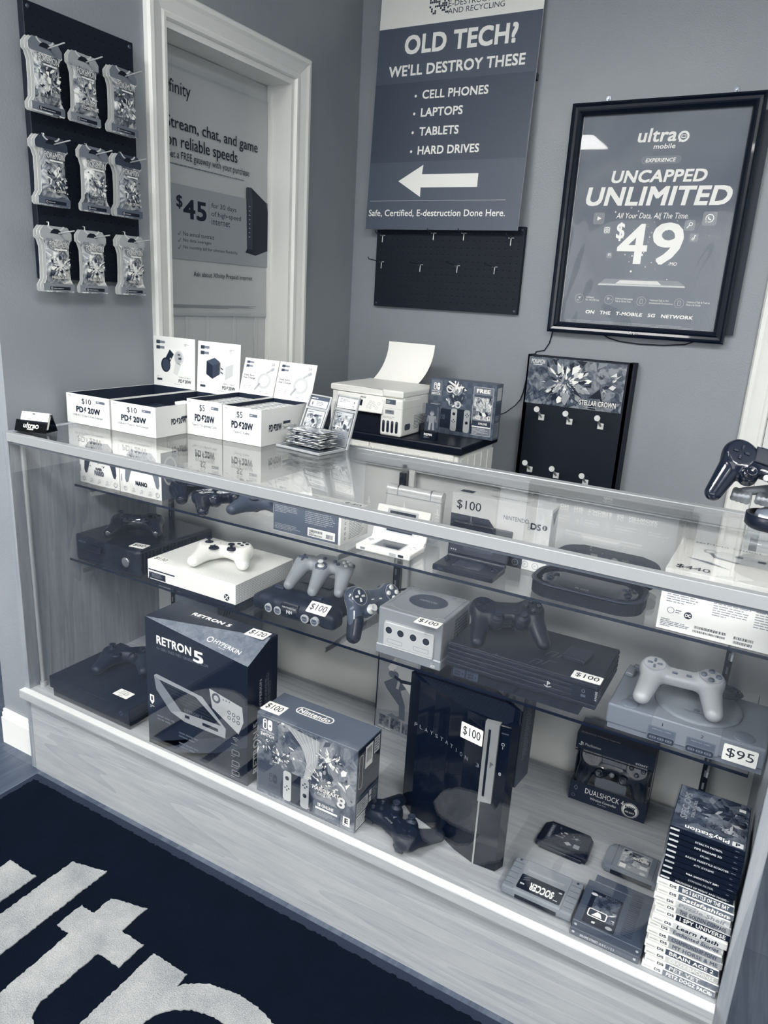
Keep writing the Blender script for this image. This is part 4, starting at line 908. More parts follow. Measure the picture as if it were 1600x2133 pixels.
# --- flat black console
t = thing('game_console', 'matte black flat console on the deck with a small typed sticker', 'game console', (.094, .010, KZ))
b = MB(t); b.box(.006, .294, .006, .234, 0, .026, G(.04, .45)); b.box(0, .300, 0, .24, .0265, .060, G(.075, .42), .001, 1); b.build('body')
b = MB(t); f = front(0, 0, 0); b.disc(f, .272, .042, .007, G(.2, .3), 2); b.line(f, [(.267, .037), (.277, .047)], .0014, G(.05), 3); b.line(f, [(.267, .047), (.277, .037)], .0014, G(.05), 3); b.quad(f, .03, .0285, .29, .0305, G(.02), 2); b.build('front_print')
o = MB(t); f = topf(.205, .032, .0602).sub(0, 0, .0); o.rr(f, 0, 0, .050, .030, .002, G(.95), 3); 
for i, (s, w) in enumerate((('XBOX ONE X', .024), ('1TB CONSOLE', .028), ('30 DAY WARRANTY', .036), ('$240', .012))): o.text(f, s, .025-w/2, .0225-i*.0058-(.003 if i == 3 else 0), w, .0038, G(.1), 5, .01, 0, 1, 1)
o.build('sticker')
controller('game_controller', 'matte black controller lying on the flat black console on the deck', (.222, .158, KZ+.0605), math.radians(31), 'wide', G(.1, .45), G(.08, .4), G(.45))
# --- tall dark retro console carton
t = thing('console_box', 'tall dark retro console carton with a slanted pale corner facet', 'box', (.465, .008, KZ))
w, d, h, hc = .307, .104, .336, .300; DKB = G(.085, .42)
FAC = artmat(14, 60, .36, .47, .45)
b = MB(t); vs = [(0, 0, 0), (w, 0, 0), (w, 0, hc), (0, 0, h), (w-.003, .082, h), (w, d, h), (0, d, h), (w, d, 0), (0, d, 0)]
b.add(vs, [(0, 1, 2, 3), (1, 7, 5, 4, 2), (3, 4, 5, 6), (0, 8, 7, 1), (8, 6, 5, 7), (0, 3, 6, 8)], DKB); b.add(vs, [(3, 2, 4)], FAC); b.build('carton')
f = front(0, 0, 0); b = MB(t); WI = G(.95)
b.text(f, 'RETRON', .036, .276, .108, .022, WI, 3, .03); b.text(f, '5', .150, .265, .030, .029, WI, 3, .03); b.text(f, 'for GBA / SNES / NES / GENESIS / FAMICOM', .036, .262, .158, .007, G(.45), 3, 0, 0, 1, 2)
for pts, v in (([(0, .0), (.12, 0), (.307, .10), (.307, .13)], .17), ([(0, .05), (.0, .12), (.1, .16), (.19, .16)], .15), ([(.08, .0), (.2, .0), (.307, .06), (.307, .085)], .055), ([(0, 0), (.05, 0), (.307, .155), (.307, .20), (.2, .17)], .13)): b.poly(f, pts, G(v, .42), 1)
# pictured console
b.poly(f, [(.024, .190), (.032, .196), (.175, .183), (.245, .125), (.243, .100), (.12, .098), (.075, .110), (.030, .155)], G(.58), 3)
b.poly(f, [(.040, .184), (.155, .176), (.232, .128), (.110, .122)], G(.07), 4)
for i in range(6): b.line(f, [(.052+i*.014, .180-i*.009), (.15+i*.012, .173-i*.008)], .0012, G(.22), 5)
b.poly(f, [(.024, .190), (.030, .155), (.075, .110), (.110, .122), (.040, .184)], G(.48), 4); b.quad(f, .175, .109, .222, .117, G(.1), 5); b.quad(f, .12, .110, .135, .118, G(.15), 5)
b.text(f, 'RETRON 5', .12, .126, .055, .007, G(.35), 6, .02)
b.poly(f, [(.197, .212), (.292, .196), (.296, .160), (.282, .125), (.205, .166)], G(.66), 4); b.ring(f, .217, .194, .007, .0125, G(.25), 5)
for i in range(6): b.ring(f, .255+(i % 3)*.013, .171-(i//3)*.013-(i % 3)*.002, .003, .005, G(.22), 5, 1, 12)
for x in (.238, .247, .256): b.disc(f, x, .197, .002, G(.3), 5, n=8)
b.poly(f, [(.008, .135), (.022, .135), (.022, .118), (.015, .110), (.008, .118)], WI, 3); b.text(f, '1', .0125, .12, .005, .011, G(.08), 5, .03); b.fine(f, .008, .099, .014, .008, 2, G(.85), 3, 2)
for x, z, n in ((.03, .072, 2), (.1, .05, 2), (.1, .022, 2)): b.fine(f, x, z, .07, .018, n, G(.36), 3, int(x*100)); 
for i, z in enumerate((.100, .068, .040, .015)):
    if i: b.rro(f, .262, z, .284, z+.012, .003, .0012, G(.62), 3)
    else: 
        for r in (.004, .008, .012): b.ring(f, .273, z, r, r+.0016, G(.6), 3, 1, 10, 50, 130)
    b.fine(f, .260, z-.006, .026, .0022, 1, G(.7), 3, i)
# facet, side and top print
A, B_, C_ = V((0, 0, h)), V((w, 0, hc)), V((w-.003, .082, h)); g = Fr(A, C_-A, (B_-A).cross(C_-A).cross(C_-A)); g = Fr(A, (B_-A), (C_-A)-(B_-A).normalized()*(C_-A).dot((B_-A).normalized()))
b.ring(g, .185, .020, .0055, .008, G(.85), 3, 1, 14); b.text(g, 'HYPERKIN', .196, .016, .075, .011, G(.82), 3, .02); b.fine(g, .215, .010, .05, .003, 1, G(.8), 3)
g = topf(0, 0, h).sub(.05, .073, .0); b.text(g, 'RETRON 5', .03, -.005, .115, .014, WI, 3, .04); b.fine(g, .03, -.012, .09, .004, 1, G(.45), 3)
g = rightf(w, 0, 0).sub(.045, .02, math.pi/2); b.text(g, 'RETRON 5', 0, .006, .13, .02, G(.8), 3, .03)
g = rightf(w, 0, 0).sub(.06, .18, math.pi/2); b.text(g, 'HYPERKIN', 0, .012, .07, .008, G(.6), 3, .02); b.fine(g, .0, -.02, .08, .022, 4, G(.4), 3, 4)
b.build('printing')
price(t, '$120', topf(w-.062, .060, h), 0, 0, .052, .036, .04)
# --- brown box peeping over it
t = thing('console_box', 'plain mid grey box standing just behind the dark retro console carton', 'box', (.305, .262, KZ))
b = MB(t); b.box(0, .155, 0, .19, 0, .264, G(.4, .5), .001, 1); b.build('carton'); b = MB(t); f = topf(0, 0, .2641); b.rro(f, .06, .05, .12, .075, .012, .002, G(.25), 2); b.text(f, 'NINTENDO', .066, .056, .048, .012, G(.25), 2, .01)
f = rightf(.1551, 0, 0)
for i in range(7): b.line(f, [(.02+i*.012, .23), (.03+i*.012, .25)], .003, G(.1), 2)
b.build('printing')
# --- handheld console bundle carton
def switch_logo(b, f, u, v, s, m, bg):
    b.rr(f, u-.46*s, v-.5*s, u-.04*s, v+.5*s, .2*s, m, 3); b.rr(f, u-.36*s, v-.4*s, u-.12*s, v+.4*s, .12*s, bg, 4); b.disc(f, u-.24*s, v+.2*s, .09*s, m, 5, n=12)
    b.rr(f, u+.04*s, v-.5*s, u+.5*s, v+.5*s, .2*s, m, 3); b.disc(f, u+.28*s, v-.04*s, .1*s, bg, 4, n=12)
def pair_of_grips(b, f, u, v, s):
    b.rr(f, u-.055*s, v-.06*s, u-.02*s, v+.06*s, .012*s, G(.72), 6); b.quad(f, u-.02*s, v-.06*s, u+.02*s, v+.06*s, G(.12), 6); b.rr(f, u+.02*s, v-.06*s, u+.055*s, v+.06*s, .012*s, G(.66), 6)
    for x, y in ((-.038, .032), (.038, -.008)): b.disc(f, u+x*s, v+y*s, .0085*s, G(.1), 8, n=14)
    for x, y in ((-.038, -.008), (.038, .032)):
        for k in range(4): b.disc(f, u+x*s+.008*s*math.cos(k*1.571), v+y*s+.008*s*math.sin(k*1.571), .0034*s, G(.2), 8, n=10)
    b.poly(f, [(u-.056*s, v+.03*s), (u-.066*s, v), (u-.066*s, v-.05*s), (u-.056*s, v-.058*s)], G(.16), 6); b.poly(f, [(u+.056*s, v+.03*s), (u+.07*s, v-.02*s), (u+.07*s, v-.06*s), (u+.06*s, v-.062*s)], G(.16), 6)
t = thing('console_box', 'handheld console bundle carton with a busy racing picture on the deck', 'box', (.797, .011, KZ))
w, d, h = .257, .096, .200; b = MB(t); b.box(0, w, 0, d, 0, h, G(.37, .38), .0006, 1); b.build('carton'); f = front(0, 0, 0); b = MB(t)
b.quad(f, 0, 0, w, h-.004, artmat(21, 30, .10, .55, .3), 1); b.shards(f, .0, .06, w, .196, 70, 8, (.15, .25, .6, .8, .92), 2, .10)
for i in range(7):                                        # sweeping track
    a = [(.085+i*.012, .19), (.128+i*.005, .15), (.135+i*.0035, .12), (.125+i*.001, .07)]; b.line(f, a, .0015, G(.75), 8)
b.poly(f, [(.075, .196), (.165, .185), (.162, .13), (.13, .06), (.135, .12), (.118, .16)], G(.62), 7)
for (x, z, r, sd) in ((.19, .150, .035, 5), (.02, .135, .03, 6), (.06, .11, .03, 7), (.175, .09, .04, 9)): b.shards(f, max(x-r, 0), z-r, min(x+r, w), z+r, 55, sd, (.6, .8, .93, .97, .3), 9, .10, (x, z, r))
b.quad(f, .004, .142, .056, h-.006, G(.33), 14); switch_logo(b, Fr(f.at(0, 0, 13), f.u, f.v), .029, .178, .026, G(.95), G(.33)); b.text(f, 'NINTENDO', .011, .158, .036, .005, G(.9), 16, .01); b.text(f, 'SWITCH', .011, .148, .036, .008, G(.95), 16, .03)
b.quad(f, .005, .01, .092, .082, G(.27), 14); switch_logo(b, Fr(f.at(0, 0, 13), f.u, f.v), .046, .050, .022, G(.16), G(.27)); b.text(f, 'SWITCH', .034, .026, .026, .006, G(.17), 16, .02)
f2 = Fr(f.at(0, 0, 10), f.u, f.v); pair_of_grips(b, f2, .108, .046, .62)
b.shards(f, .09, .005, .15, .03, 10, 3, (.7, .85), 13, .25)
b.text(f, 'MARIO KART', .150, .068, .070, .012, G(.1), 18, .07, .1); b.text(f, 'MARIO KART', .151, .069, .067, .0105, G(.93), 20, .03, .1); b.text(f, '8', .214, .050, .02, .026, G(.85), 20, .02, .1); b.text(f, 'DELUXE', .165, .060, .035, .006, G(.8), 20, .02)
b.quad(f, .155, .006, .222, .046, G(.36), 16); b.text(f, 'ONLINE', .176, .032, .03, .008, G(.95), 18, .02); switch_logo(b, Fr(f.at(0, 0, 16), f.u, f.v), .169, .036, .008, G(.95), G(.36)); b.quad(f, .16, .024, .216, .029, G(.9), 18); b.fine(f, .16, .009, .056, .013, 4, G(.6), 18)
b.quad(f, .230, .012, .247, .034, G(.95), 16); b.text(f, 'E', .234, .018, .009, .013, G(.05), 18, .06); b.fine(f, .231, .013, .015, .003, 1, G(.2), 18)
f = topf(0, 0, h); b.rro(f, .064, .044, .160, .070, .013, .003, G(.9), 2); b.text(f, 'Nintendo', .072, .0485, .080, .016, G(.93), 3, .03)
f = rightf(w, 0, 0); b.quad(f, .003, .12, .093, .197, G(.1), 1); b.quad(f, .003, .078, .093, .12, G(.16), 1); b.quad(f, .003, .0, .093, .076, G(.3), 1); b.quad(f, .032, .138, .062, .19, G(.85), 2); b.bars(f, .036, .150, .022, .034, G(.2), 3); b.quad(f, .067, .155, .09, .192, G(.75), 2); b.fine(f, .069, .158, .02, .032, 5, G(.3), 3)
b.rro(f, .008, .10, .024, .18, .006, .002, G(.6), 2); b.quad(f, .006, .036, .052, .068, G(.7), 2); b.fine(f, .008, .04, .042, .026, 5, G(.35), 3); b.quad(f, .006, .004, .052, .033, G(.82), 2); b.fine(f, .008, .007, .042, .023, 5, G(.35), 3)
for i in range(4): b.quad(f, .056, .006+i*.017, .066, .02+i*.017, G(.75), 2)
b.fine(f, .07, .006, .022, .064, 10, G(.55), 3); b.build('printing')
price(t, '$100', topf(-.003, .012, h), 0, 0, .052, .036, .0)
# --- big karate game carton behind the tower
t = thing('game_box', 'wide dark game carton with a fighter in white standing behind the black tower', 'box', (.886, .386, KZ), math.radians(-5.5))
w, d, h = .402, .07, .262; b = MB(t); b.box(0, w, 0, d, 0, h, G(.3, .4)); b.box(-.0012, 0, -.001, d, 0, h, G(.05)); b.build('carton'); f = front(0, 0, 0); b = MB(t)
b.quad(f, .002, .0, .4, h, paint('box_sky', .62, 6, 0, .35), 1); b.poly(f, [(.0, .05), (.14, .09), (.4, .06), (.4, .0), (0, 0)], G(.55), 2)
sk = G(.42); gi = G(.72); gi2 = G(.82)                    # printed fighter, cropped above the waist by the shelf
b.poly(f, [(.055, .262), (.05, .215), (.052, .17), (.072, .155), (.115, .162), (.118, .21), (.11, .262)], gi, 3); b.poly(f, [(.05, .215), (.03, .18), (.04, .168), (.06, .195)], gi2, 4); b.disc(f, .043, .165, .010, sk, 5, n=12); b.disc(f, .055, .168, .009, sk, 5, n=12)
b.poly(f, [(.05, .158), (.072, .150), (.118, .158), (.118, .166), (.072, .160), (.052, .166)], G(.2), 6); b.poly(f, [(.062, .156), (.058, .13), (.066, .13), (.07, .155)], G(.65), 6)
b.poly(f, [(.05, .158), (.02, .135), (.03, .12), (.07, .085), (.072, .055), (.055, .05), (.09, .048), (.088, .09), (.072, .128), (.118, .158)], G(.38), 4); b.poly(f, [(.07, .155), (.118, .16), (.15, .13), (.135, .08), (.12, .08), (.105, .125)], gi2, 5); b.poly(f, [(.05, .056), (.075, .05), (.07, .04), (.035, .046)], sk, 6)
for x in (.012, .048, .084): b.quad(f, x, .012, x+.030, .042, artmat(int(x*500), 90, .08, .5), 3)
b.fine(f, .01, .003, .11, .006, 1, G(.8), 3)
b.quad(f, .125, 0, .4, h, G(.09), 7); b.poly(f, [(.26, h), (.4, h), (.4, .20), (.33, .23)], G(.62), 8); b.ring(f, .335, .232, .020, .028, G(.3), 9)
for i, c in enumerate('PLAYS'): b.text(f, c, .275+i*.024, .246-.006*i, .008, .009, G(.25), 10, .02)
f = rightf(w, 0, 0); b.quad(f, .0, 0, .07, h, G(.33), 1); b.fine(f, .02, .06, .03, .17, 24, G(.55), 2, 8); b.build('printing')
# --- upright black tower console
t = thing('game_console', 'tall glossy black console standing upright with a silver disc slot strip', 'game console', (1.22, .14, KZ)); T0 = M.Translation((-1.22, -.14, 0))
H = .325; OUT = [(1.090, .158), (1.125, .131), (1.165, .122), (1.205, .109), (1.250, .086), (1.297, .070), (1.343, .0735), (1.352, .095), (1.338, .145), (1.165, .245), (1.125, .235)]
PG = G(.02, .12, 0, .25); b = MB(t, T0); b.prism(OUT, 0, H, PG, .0015, 1); b.build('body')
f = topf(1.09, .07, H+.0002); b = MB(t, T0); b.poly(f, [(x-1.09, y-.07) for x, y in [(1.10, .160), (1.165, .118), (1.25, .088), (1.33, .080), (1.338, .095), (1.325, .143), (1.16, .235)]], G(.07, .6), 0)
for i in range(24):
    for k in range(11):
        x, y = 1.12+i*.0085, .098+k*.012
        if y > .158-.62*(x-1.10)+.06*(x-1.1)**.5*.9 and y < .245-.55*(x-1.16) and x < 1.32: b.disc(f, x-1.09, y-.07, .0022, G(.015, .8), 1, n=6)
b.build('vent_top')
fr = Fr((1.297, .0698, 0), (1, .0, 0), (0, 0, 1)); b = MB(t, T0); SLV = G(.72, .25, .6)
b.add([(1.2955, .0695, 0), (1.299, .0695, 0), (1.2955, .0690, .15), (1.299, .069, .15), (1.2945, .066, .15), (1.322, .066, .155), (1.2945, .066, H+.002), (1.322, .066, H+.002), (1.2945, .075, H+.002), (1.322, .079, H+.002), (1.322, .078, .155)],
      [(0, 1, 3, 2), (4, 5, 7, 6), (6, 7, 9, 8), (5, 10, 9, 7), (2, 3, 5, 4)], SLV); b.build('silver_strip')
b = MB(t, T0); f = front(1.2945, .0659, 0); b.quad(f, .0075, .165, .0125, .312, G(.03), 1); b.line(f, [(.018, .232), (.018, .244), (.023, .241), (.019, .238)], .0015, G(.2), 2); b.build('disc_slot')
b = MB(t, T0); g = Fr((1.322, .0717, 0), (1, .085, 0), (0, 0, 1)); k = g.sub(.004, .316, -math.pi/2); b.text(g, 'SONY', .004, .308, .014, .003, G(.4), 6, .02); b.ring(g, .009, .286, .0022, .0034, G(.6), 6); b.line(g, [(.009, .281), (.009, .276)], .0012, G(.6), 6); b.ring(g, .009, .222, .001, .0026, G(.6), 6, 1.4); b.build('touch_buttons')
b = MB(t, T0)                                             # lettering down the curved side
pts = [(1.125, .131), (1.165, .122), (1.205, .109), (1.250, .086), (1.297, .070)]
for i, c in enumerate('PLAYSTATION 3'):
    if c == ' ': continue
    cwid = .0014 if c == 'I' else .0075
    x = 1.118+i*.0136; k = next(q for q in range(4) if pts[q+1][0] >= x); (xa, ya), (xb, yb) = pts[k], pts[k+1]; yy = ya+(yb-ya)*(x-xa)/(xb-xa)
    g = Fr((x, yy-.0006, .218), (xb-xa, yb-ya, 0), (0, 0, 1)); b.text(g, c, (.0075-cwid)/2, 0, cwid, .0085, G(.5), 2, .0)
b.build('lettering')
dx, dy = .047, -.007; L_ = math.hypot(dx, dy)
price(t, '$100', Fr((1.243-1.22, .0776-.14, .268), (.05, -.0085, 0), (0, 0, 1)), 0, 0, .049, .034, .0)
controller('game_controller', 'black controller turned upside down on the deck against the black tower', (1.128, .0665, KZ), math.radians(156), 'twin', G(.1, .5), G(.13, .45), G(.5), split=G(.14, .45), sticks=G(.17, .5),
           extra=lambda t, z0, top: (lambda b: (b.text(topf(0, 0, top), 'SONY', -.012, .024, .024, .0045, G(.5), 3, .03), b.line(topf(0, 0, top), [(-.001, .006), (-.001, .014), (.003, .011), (-.0005, .009)], .0014, G(.5), 3), b.build('lettering')))(MB(t)))
# --- boxed controller with window
t = thing('controller_box', 'dark boxed controller seen through a window front at the back of the deck', 'box', (1.402, .385, KZ), math.radians(1.5))
w, d, h = .168, .072, .172; DB = G(.16, .4); b = MB(t)
b.box(0, w, 0, .002, 0, .048, DB); b.box(0, w, .002, d-.003, 0, .002, DB); b.box(0, .002, .002, d-.003, .002, .048, DB); b.box(w-.002, w, .002, d-.003, .002, .048, DB); b.box(0, w, 0, d, .134, h, DB); b.box(0, w, d-.003, d, .048, .128, G(.1)); b.box(0, .003, .03, d, .048, .128, DB); b.box(w-.003, w, .03, d, .048, .128, DB); b.build('carton')
f = front(0, 0, 0); b = MB(t); b.quad(f, 0, .128, w, .131, G(.08), 1); b.text(f, 'PlayStation', .020, .143, .034, .008, G(.8), 3, .01); b.line(f, [(.011, .142), (.011, .152), (.016, .149), (.012, .147)], .0018, G(.85), 3); b.line(f, [(.006, .145), (.011, .1425), (.017, .145)], .0014, G(.8), 3); b.text(f, 'SONY', .130, .137, .026, .005, G(.75), 3, .03)
g = topf(0, 0, h); b.text(g, 'DUALSHOCK 4 Wireless Controller', .008, .004, .085, .006, G(.7), 3, .005)
b.text(f, 'DUALSHOCK 4', .035, .026, .085, .013, G(.92), 3, .0); b.text(f, 'Wireless Controller', .048, .014, .058, .006, G(.85), 3, .01); b.text(f, 'For PS4', .066, .007, .018, .003, G(.7), 3, 0)
b.disc(f, .135, .021, .0185, G(.9), 3); b.disc(f, .135, .0165, .0125, G(.12), 4, .011); b.text(f, 'NEW', .124, .024, .022, .007, G(.1), 6, .04); b.text(f, 'STEEL BLACK', .125, .014, .02, .004, G(.9), 6, .02); b.ring(f, .135, .021, .0165, .0178, G(.1), 5)
b.line(f, [(.010, .033), (.014, .039), (.018, .033), (.014, .027), (.010, .033)], .001, G(.5), 3); b.ring(f, .01, .012, .003, .004, G(.4), 3); b.build('printing')
b = MB(t); b.quad(f, 0, .048, w, .128, GL, 0); b.quad(rightf(w, 0, 0), 0, .048, .03, .128, GL, 0); b.build('window')
controller('game_controller', 'steel black controller packed upright inside the window box', (1.486, .432, KZ+.024), math.radians(1.5), 'twin', G(.1, .2, 0, .4), G(.06, .2, 0, .6), G(.5), tilt=(1.2, 0), split=G(.12, .2, 0, .6), touch=G(.2, .3))
t = thing('package_insert', 'grey card insert below the controller inside the window box', 'insert', (1.487, .405, KZ+.0028), math.radians(1.5)); b = MB(t); b.prism([(-.034, -.008), (.034, -.008), (.034, .0), (-.034, .0)], 0, .066, G(.42), .003, 1); b.build('card')

# --- loose cartridges
def cart_art(b, f, u0, v0, u1, v1, seed, lo=.08, hi=.5, n=14, l=2): b.quad(f, u0, v0, u1, v1, artmat(seed, 70, lo, hi), l); b.shards(f, u0, v0, u1, v1, n, seed, (.12, .5, .8), l+1, .22)
t = thing('game_cartridge', 'black curved cartridge lying alone on the deck beside the black tower', 'cartridge', (1.388, .192, KZ), math.radians(-1))
b = MB(t); b.prism([(0, .0), (.104, .0), (.106, .010), (.104, .062), (.094, .076), (.012, .076), (.0, .062), (-.002, .010)], 0, .017, G(.05, .35), .005, 2); b.box(.008, .096, -.004, .01, .002, .010, G(.07, .4), .001, 1); b.build('shell')
f = topf(0, 0, .0172); b = MB(t); b.rr(f, .014, .012, .092, .068, .003, G(.09), 1); b.quad(f, .014, .014, .024, .066, G(.22), 2); b.text(f.sub(.0215, .020, math.pi/2), 'GENESIS', 0, 0, .04, .005, G(.6), 3, .02)
b.shards(f, .03, .034, .086, .064, 22, 6, (.3, .5, .65, .1), 3, .18); b.text(f, 'ARCADE', .03, .030, .018, .004, G(.5), 6, .02, .3); b.poly(f, [(.052, .021), (.060, .027), (.068, .021), (.060, .015)], G(.6), 4); b.rr(f, .072, .015, .084, .027, .001, G(.5), 4); b.build('cartridge_label')
t = thing('game_cartridge', 'grey rounded cartridge with a racing picture beside the game case pile', 'cartridge', (1.522, .197, KZ), math.radians(-1))
b = MB(t); b.prism([(0, .006), (.006, 0), (.108, 0), (.114, .006), (.114, .060), (.106, .074), (.09, .077), (.024, .077), (.008, .074), (0, .060)], 0, .018, G(.42, .4), .005, 2); b.build('shell')
b = MB(t); b.box(.018, .098, -.0005, .003, .003, .012, G(.07)); b.build('contact_slot')
f = topf(0, 0, .0182); b = MB(t); b.line(f, [(.018, 0.004), (.018, .074)], .001, G(.25), 1); b.line(f, [(.096, .004), (.096, .074)], .001, G(.25), 1); b.rr(f, .028, .008, .086, .070, .004, G(.55), 1); cart_art(b, f, .030, .024, .084, .066, 17, .12, .7); b.text(f, 'NASCAR', .052, .045, .03, .007, G(.9), 6, .03, .2); b.quad(f, .031, .011, .043, .023, G(.85), 3); b.quad(f, .068, .025, .082, .034, G(.8), 6); b.disc(f, .076, .013, .006, G(.75), 3, .004); b.fine(f, .046, .016, .018, .003, 1, G(.8), 3); b.build('cartridge_label')
t = thing('game_cartridge', 'wide grey soccer cartridge in a clear sleeve near the front glass', 'cartridge', (1.372, .030, KZ+.003), math.radians(-.5))
SN = G(.5, .42); b = MB(t); b.box(0, .136, 0, .088, 0, .018, SN, .003, 2); b.box(.022, .114, -.001, .088, .0, .0205, G(.53, .42), .003, 2); b.build('shell')
b = MB(t)
for k in range(5):
    for x0, x1 in ((.002, .020), (.116, .134)): b.box(x0, x1, .012+k*.015, .013+k*.015, .0175, .0184, G(.35))
for x in (.011, .125): b.cyl((x, .082, .017), (x, .082, .0185), .0025, mat=G(.2), n=10)
b.box(.032, .104, .058, .061, .0200, .0222, G(.6)); b.build('ridges')
b = MB(t); b.box(.028, .108, -.002, .002, .003, .010, G(.06)); b.build('contact_slot')
f = topf(0, 0, .0206); b = MB(t); b.rr(f, .026, .006, .110, .046, .003, G(.07), 1); g = f.sub(.100, .040, math.pi); b.text(g, 'SOCCER', .006, .008, .046, .020, G(.93), 3, .04); b.ring(f, .073, .024, .020, .023, G(.75), 3, .45, 20, 180, 360); b.line(f, [(.032, .036), (.044, .042)], .002, G(.4), 3); b.line(f, [(.032, .03), (.044, .036)], .002, G(.4), 3); b.quad(f, .030, .018, .038, .022, G(.8), 3); b.disc(f, .104, .036, .0035, G(.8), 3, .0018); b.quad(f, .096, .012, .104, .014, G(.8), 3); b.build('cartridge_label')
tag(MB().box(1.366, 1.513, .026, .124, KZ, KZ+.0255, glass('thin_clear', (.96, .97, .98, 1), 1.3), .0008, 1).build('clear_sleeve'), 'clear plastic sleeve around the wide grey soccer cartridge', 'sleeve')
def nes(label, x, y, z, art):
    t = thing('game_cartridge', label, 'cartridge', (x, y, z), math.radians(-.5)); b = MB(t); NG = G(.27, .42)
    b.box(0, .120, 0, .112, 0, .0165, NG, .001, 1); b.box(.01, .116, .112, .133, 0, .0165, NG, .001, 1); b.build('shell')
    b = MB(t)
    for k in range(22): b.box(.080, .100, .012+k*.0052, .0142+k*.0052, .0163, .0172, G(.2))
    b.build('grip_ridges'); f = topf(0, 0, .0168); b = MB(t)
    b.rr(f, .014, .004, .070, .088, .001, G(.07), 1); cart_art(b, f, .022, .022, .066, .080, art, .06, .38, 10); b.rr(f, .018, .022, .052, .042, .004, G(.95), 7); b.rr(f, .020, .024, .050, .040, .003, G(.15), 8); b.poly(f, [(.026, .026), (.034, .038), (.04, .036), (.044, .026)], G(.93), 9); b.disc(f, .019, .078, .006, G(.75), 7, .0035); b.text(f, 'BASEBALL', .038, .080, .028, .006, G(.35), 7, .02); b.disc(f, .06, .012, .006, G(.6), 6, .004); b.quad(f, .03, .008, .036, .013, G(.8), 7); b.build('cartridge_label')
    b = MB(t); f = front(0, 0, 0)
    for x in (.006, .113): b.disc(f, x, .0085, .0026, G(.7), 1, n=8)
    b.text(f, 'SESAME STREET: A B C / 1 2 3' if art == 61 else ' .', .018, .005, .06, .005, G(.75), 2, .02) if art == 61 else None
    b.build('edge_print'); return t
nes('dark grey square cartridge lying under another one, title on its edge', 1.512, .009, KZ, 61)
nes('dark grey square cartridge with a baseball label on top of its twin', 1.514, .010, KZ+.0168, 62)

# --- pile of cases
JG = glass('jewel_clear', (.97, .98, .99, 1), 1.35)
z = KZ
DSN = [('PETZ DOGZ PACK', .42, .9), ('PET VET', .4, .85), ('CRAZY MACHINES', .7, .9), ('BRAIN AGE 2', .3, .9), ('MY HORSE & ME', .68, .35), ('CHAMPIONSHIP PONY', .55, .3), ('Enchanted Stories', .72, .3), ('Learn Math', .82, .15), ('I SPY UNIVERSE', .12, .85), ('THE GOLDEN COMPASS', .6, .25), ('Puzzle Shelf', .72, .55), ('Satisfashion', .42, .95), ('BIG 5 BATTLE OF THE BAY', .33, .95)]
ORD = ['lowest of the pile', 'second from the deck', 'third from the deck', 'fourth from the deck', 'fifth from the deck', 'sixth from the deck', 'seventh from the deck', 'sixth below the dark cases', 'fifth below the dark cases', 'fourth below the dark cases', 'third below the dark cases', 'second below the dark cases', 'directly under the dark cases']
TON = lambda v: 'dark' if v < .35 else 'mid grey' if v < .6 else 'pale'
rd = random.Random(11)
for i, (s, v, ink) in enumerate(DSN):
    dx = rd.uniform(-.003, .003); dy = rd.uniform(-.002, .002); hh = .0145
    t = thing('game_case', 'white handheld game case with a %s spine, %s' % (TON(v), ORD[i]), 'game case', (1.6375+dx, .010+dy, z), 0, 'handheld game cases in the pile')
    b = MB(t); b.box(0, .117, 0, .126, 0, hh-.0006, G(.86, .35), .0012, 1); b.build('shell'); f = front(0, 0, 0); b = MB(t)
    b.quad(f, .001, .0012, .034, hh-.0018, G(.93), 1); b.quad(f, .034, .0012, .1162, hh-.0018, artmat(40+i, 60, max(v-.12, .02), min(v+.12, .95)) if i in (1, 2, 6, 9, 10) else G(v, .35), 1)
    b.text(f, 'NINTENDO', .003, .005, .015, .0028, G(.4), 3, 0, 0, 1, 1); b.text(f, 'DS', .0205, .0045, .0105, .0052, G(.2), 3, .04)
    b.text(f, s, .040, .003, min(.07, .0052*len(s)+.012), .0078, G(ink), 3, .03, .15 if s[1].islower() else 0, 1, 2)
    if i in (0, 11): b.disc(f, .110, .006, .0028, G(.75), 3, n=12)
    b.build('cover'); z += hh
PSN = [('CRUSADERS OF MIGHT AND MAGIC', .85), ('SYPHON FILTER', .7), ('NBA SHOOTOUT 2001', .95), ('', .5), ('ATV XTREME', .8), ('RAZOR FREESTYLE SCOOTER', .85), ('DUAL', .8), ('PIPE DREAMS 3D', .95), ('STEALTH PATROL', .9), ('SPEC OPS', .9)]
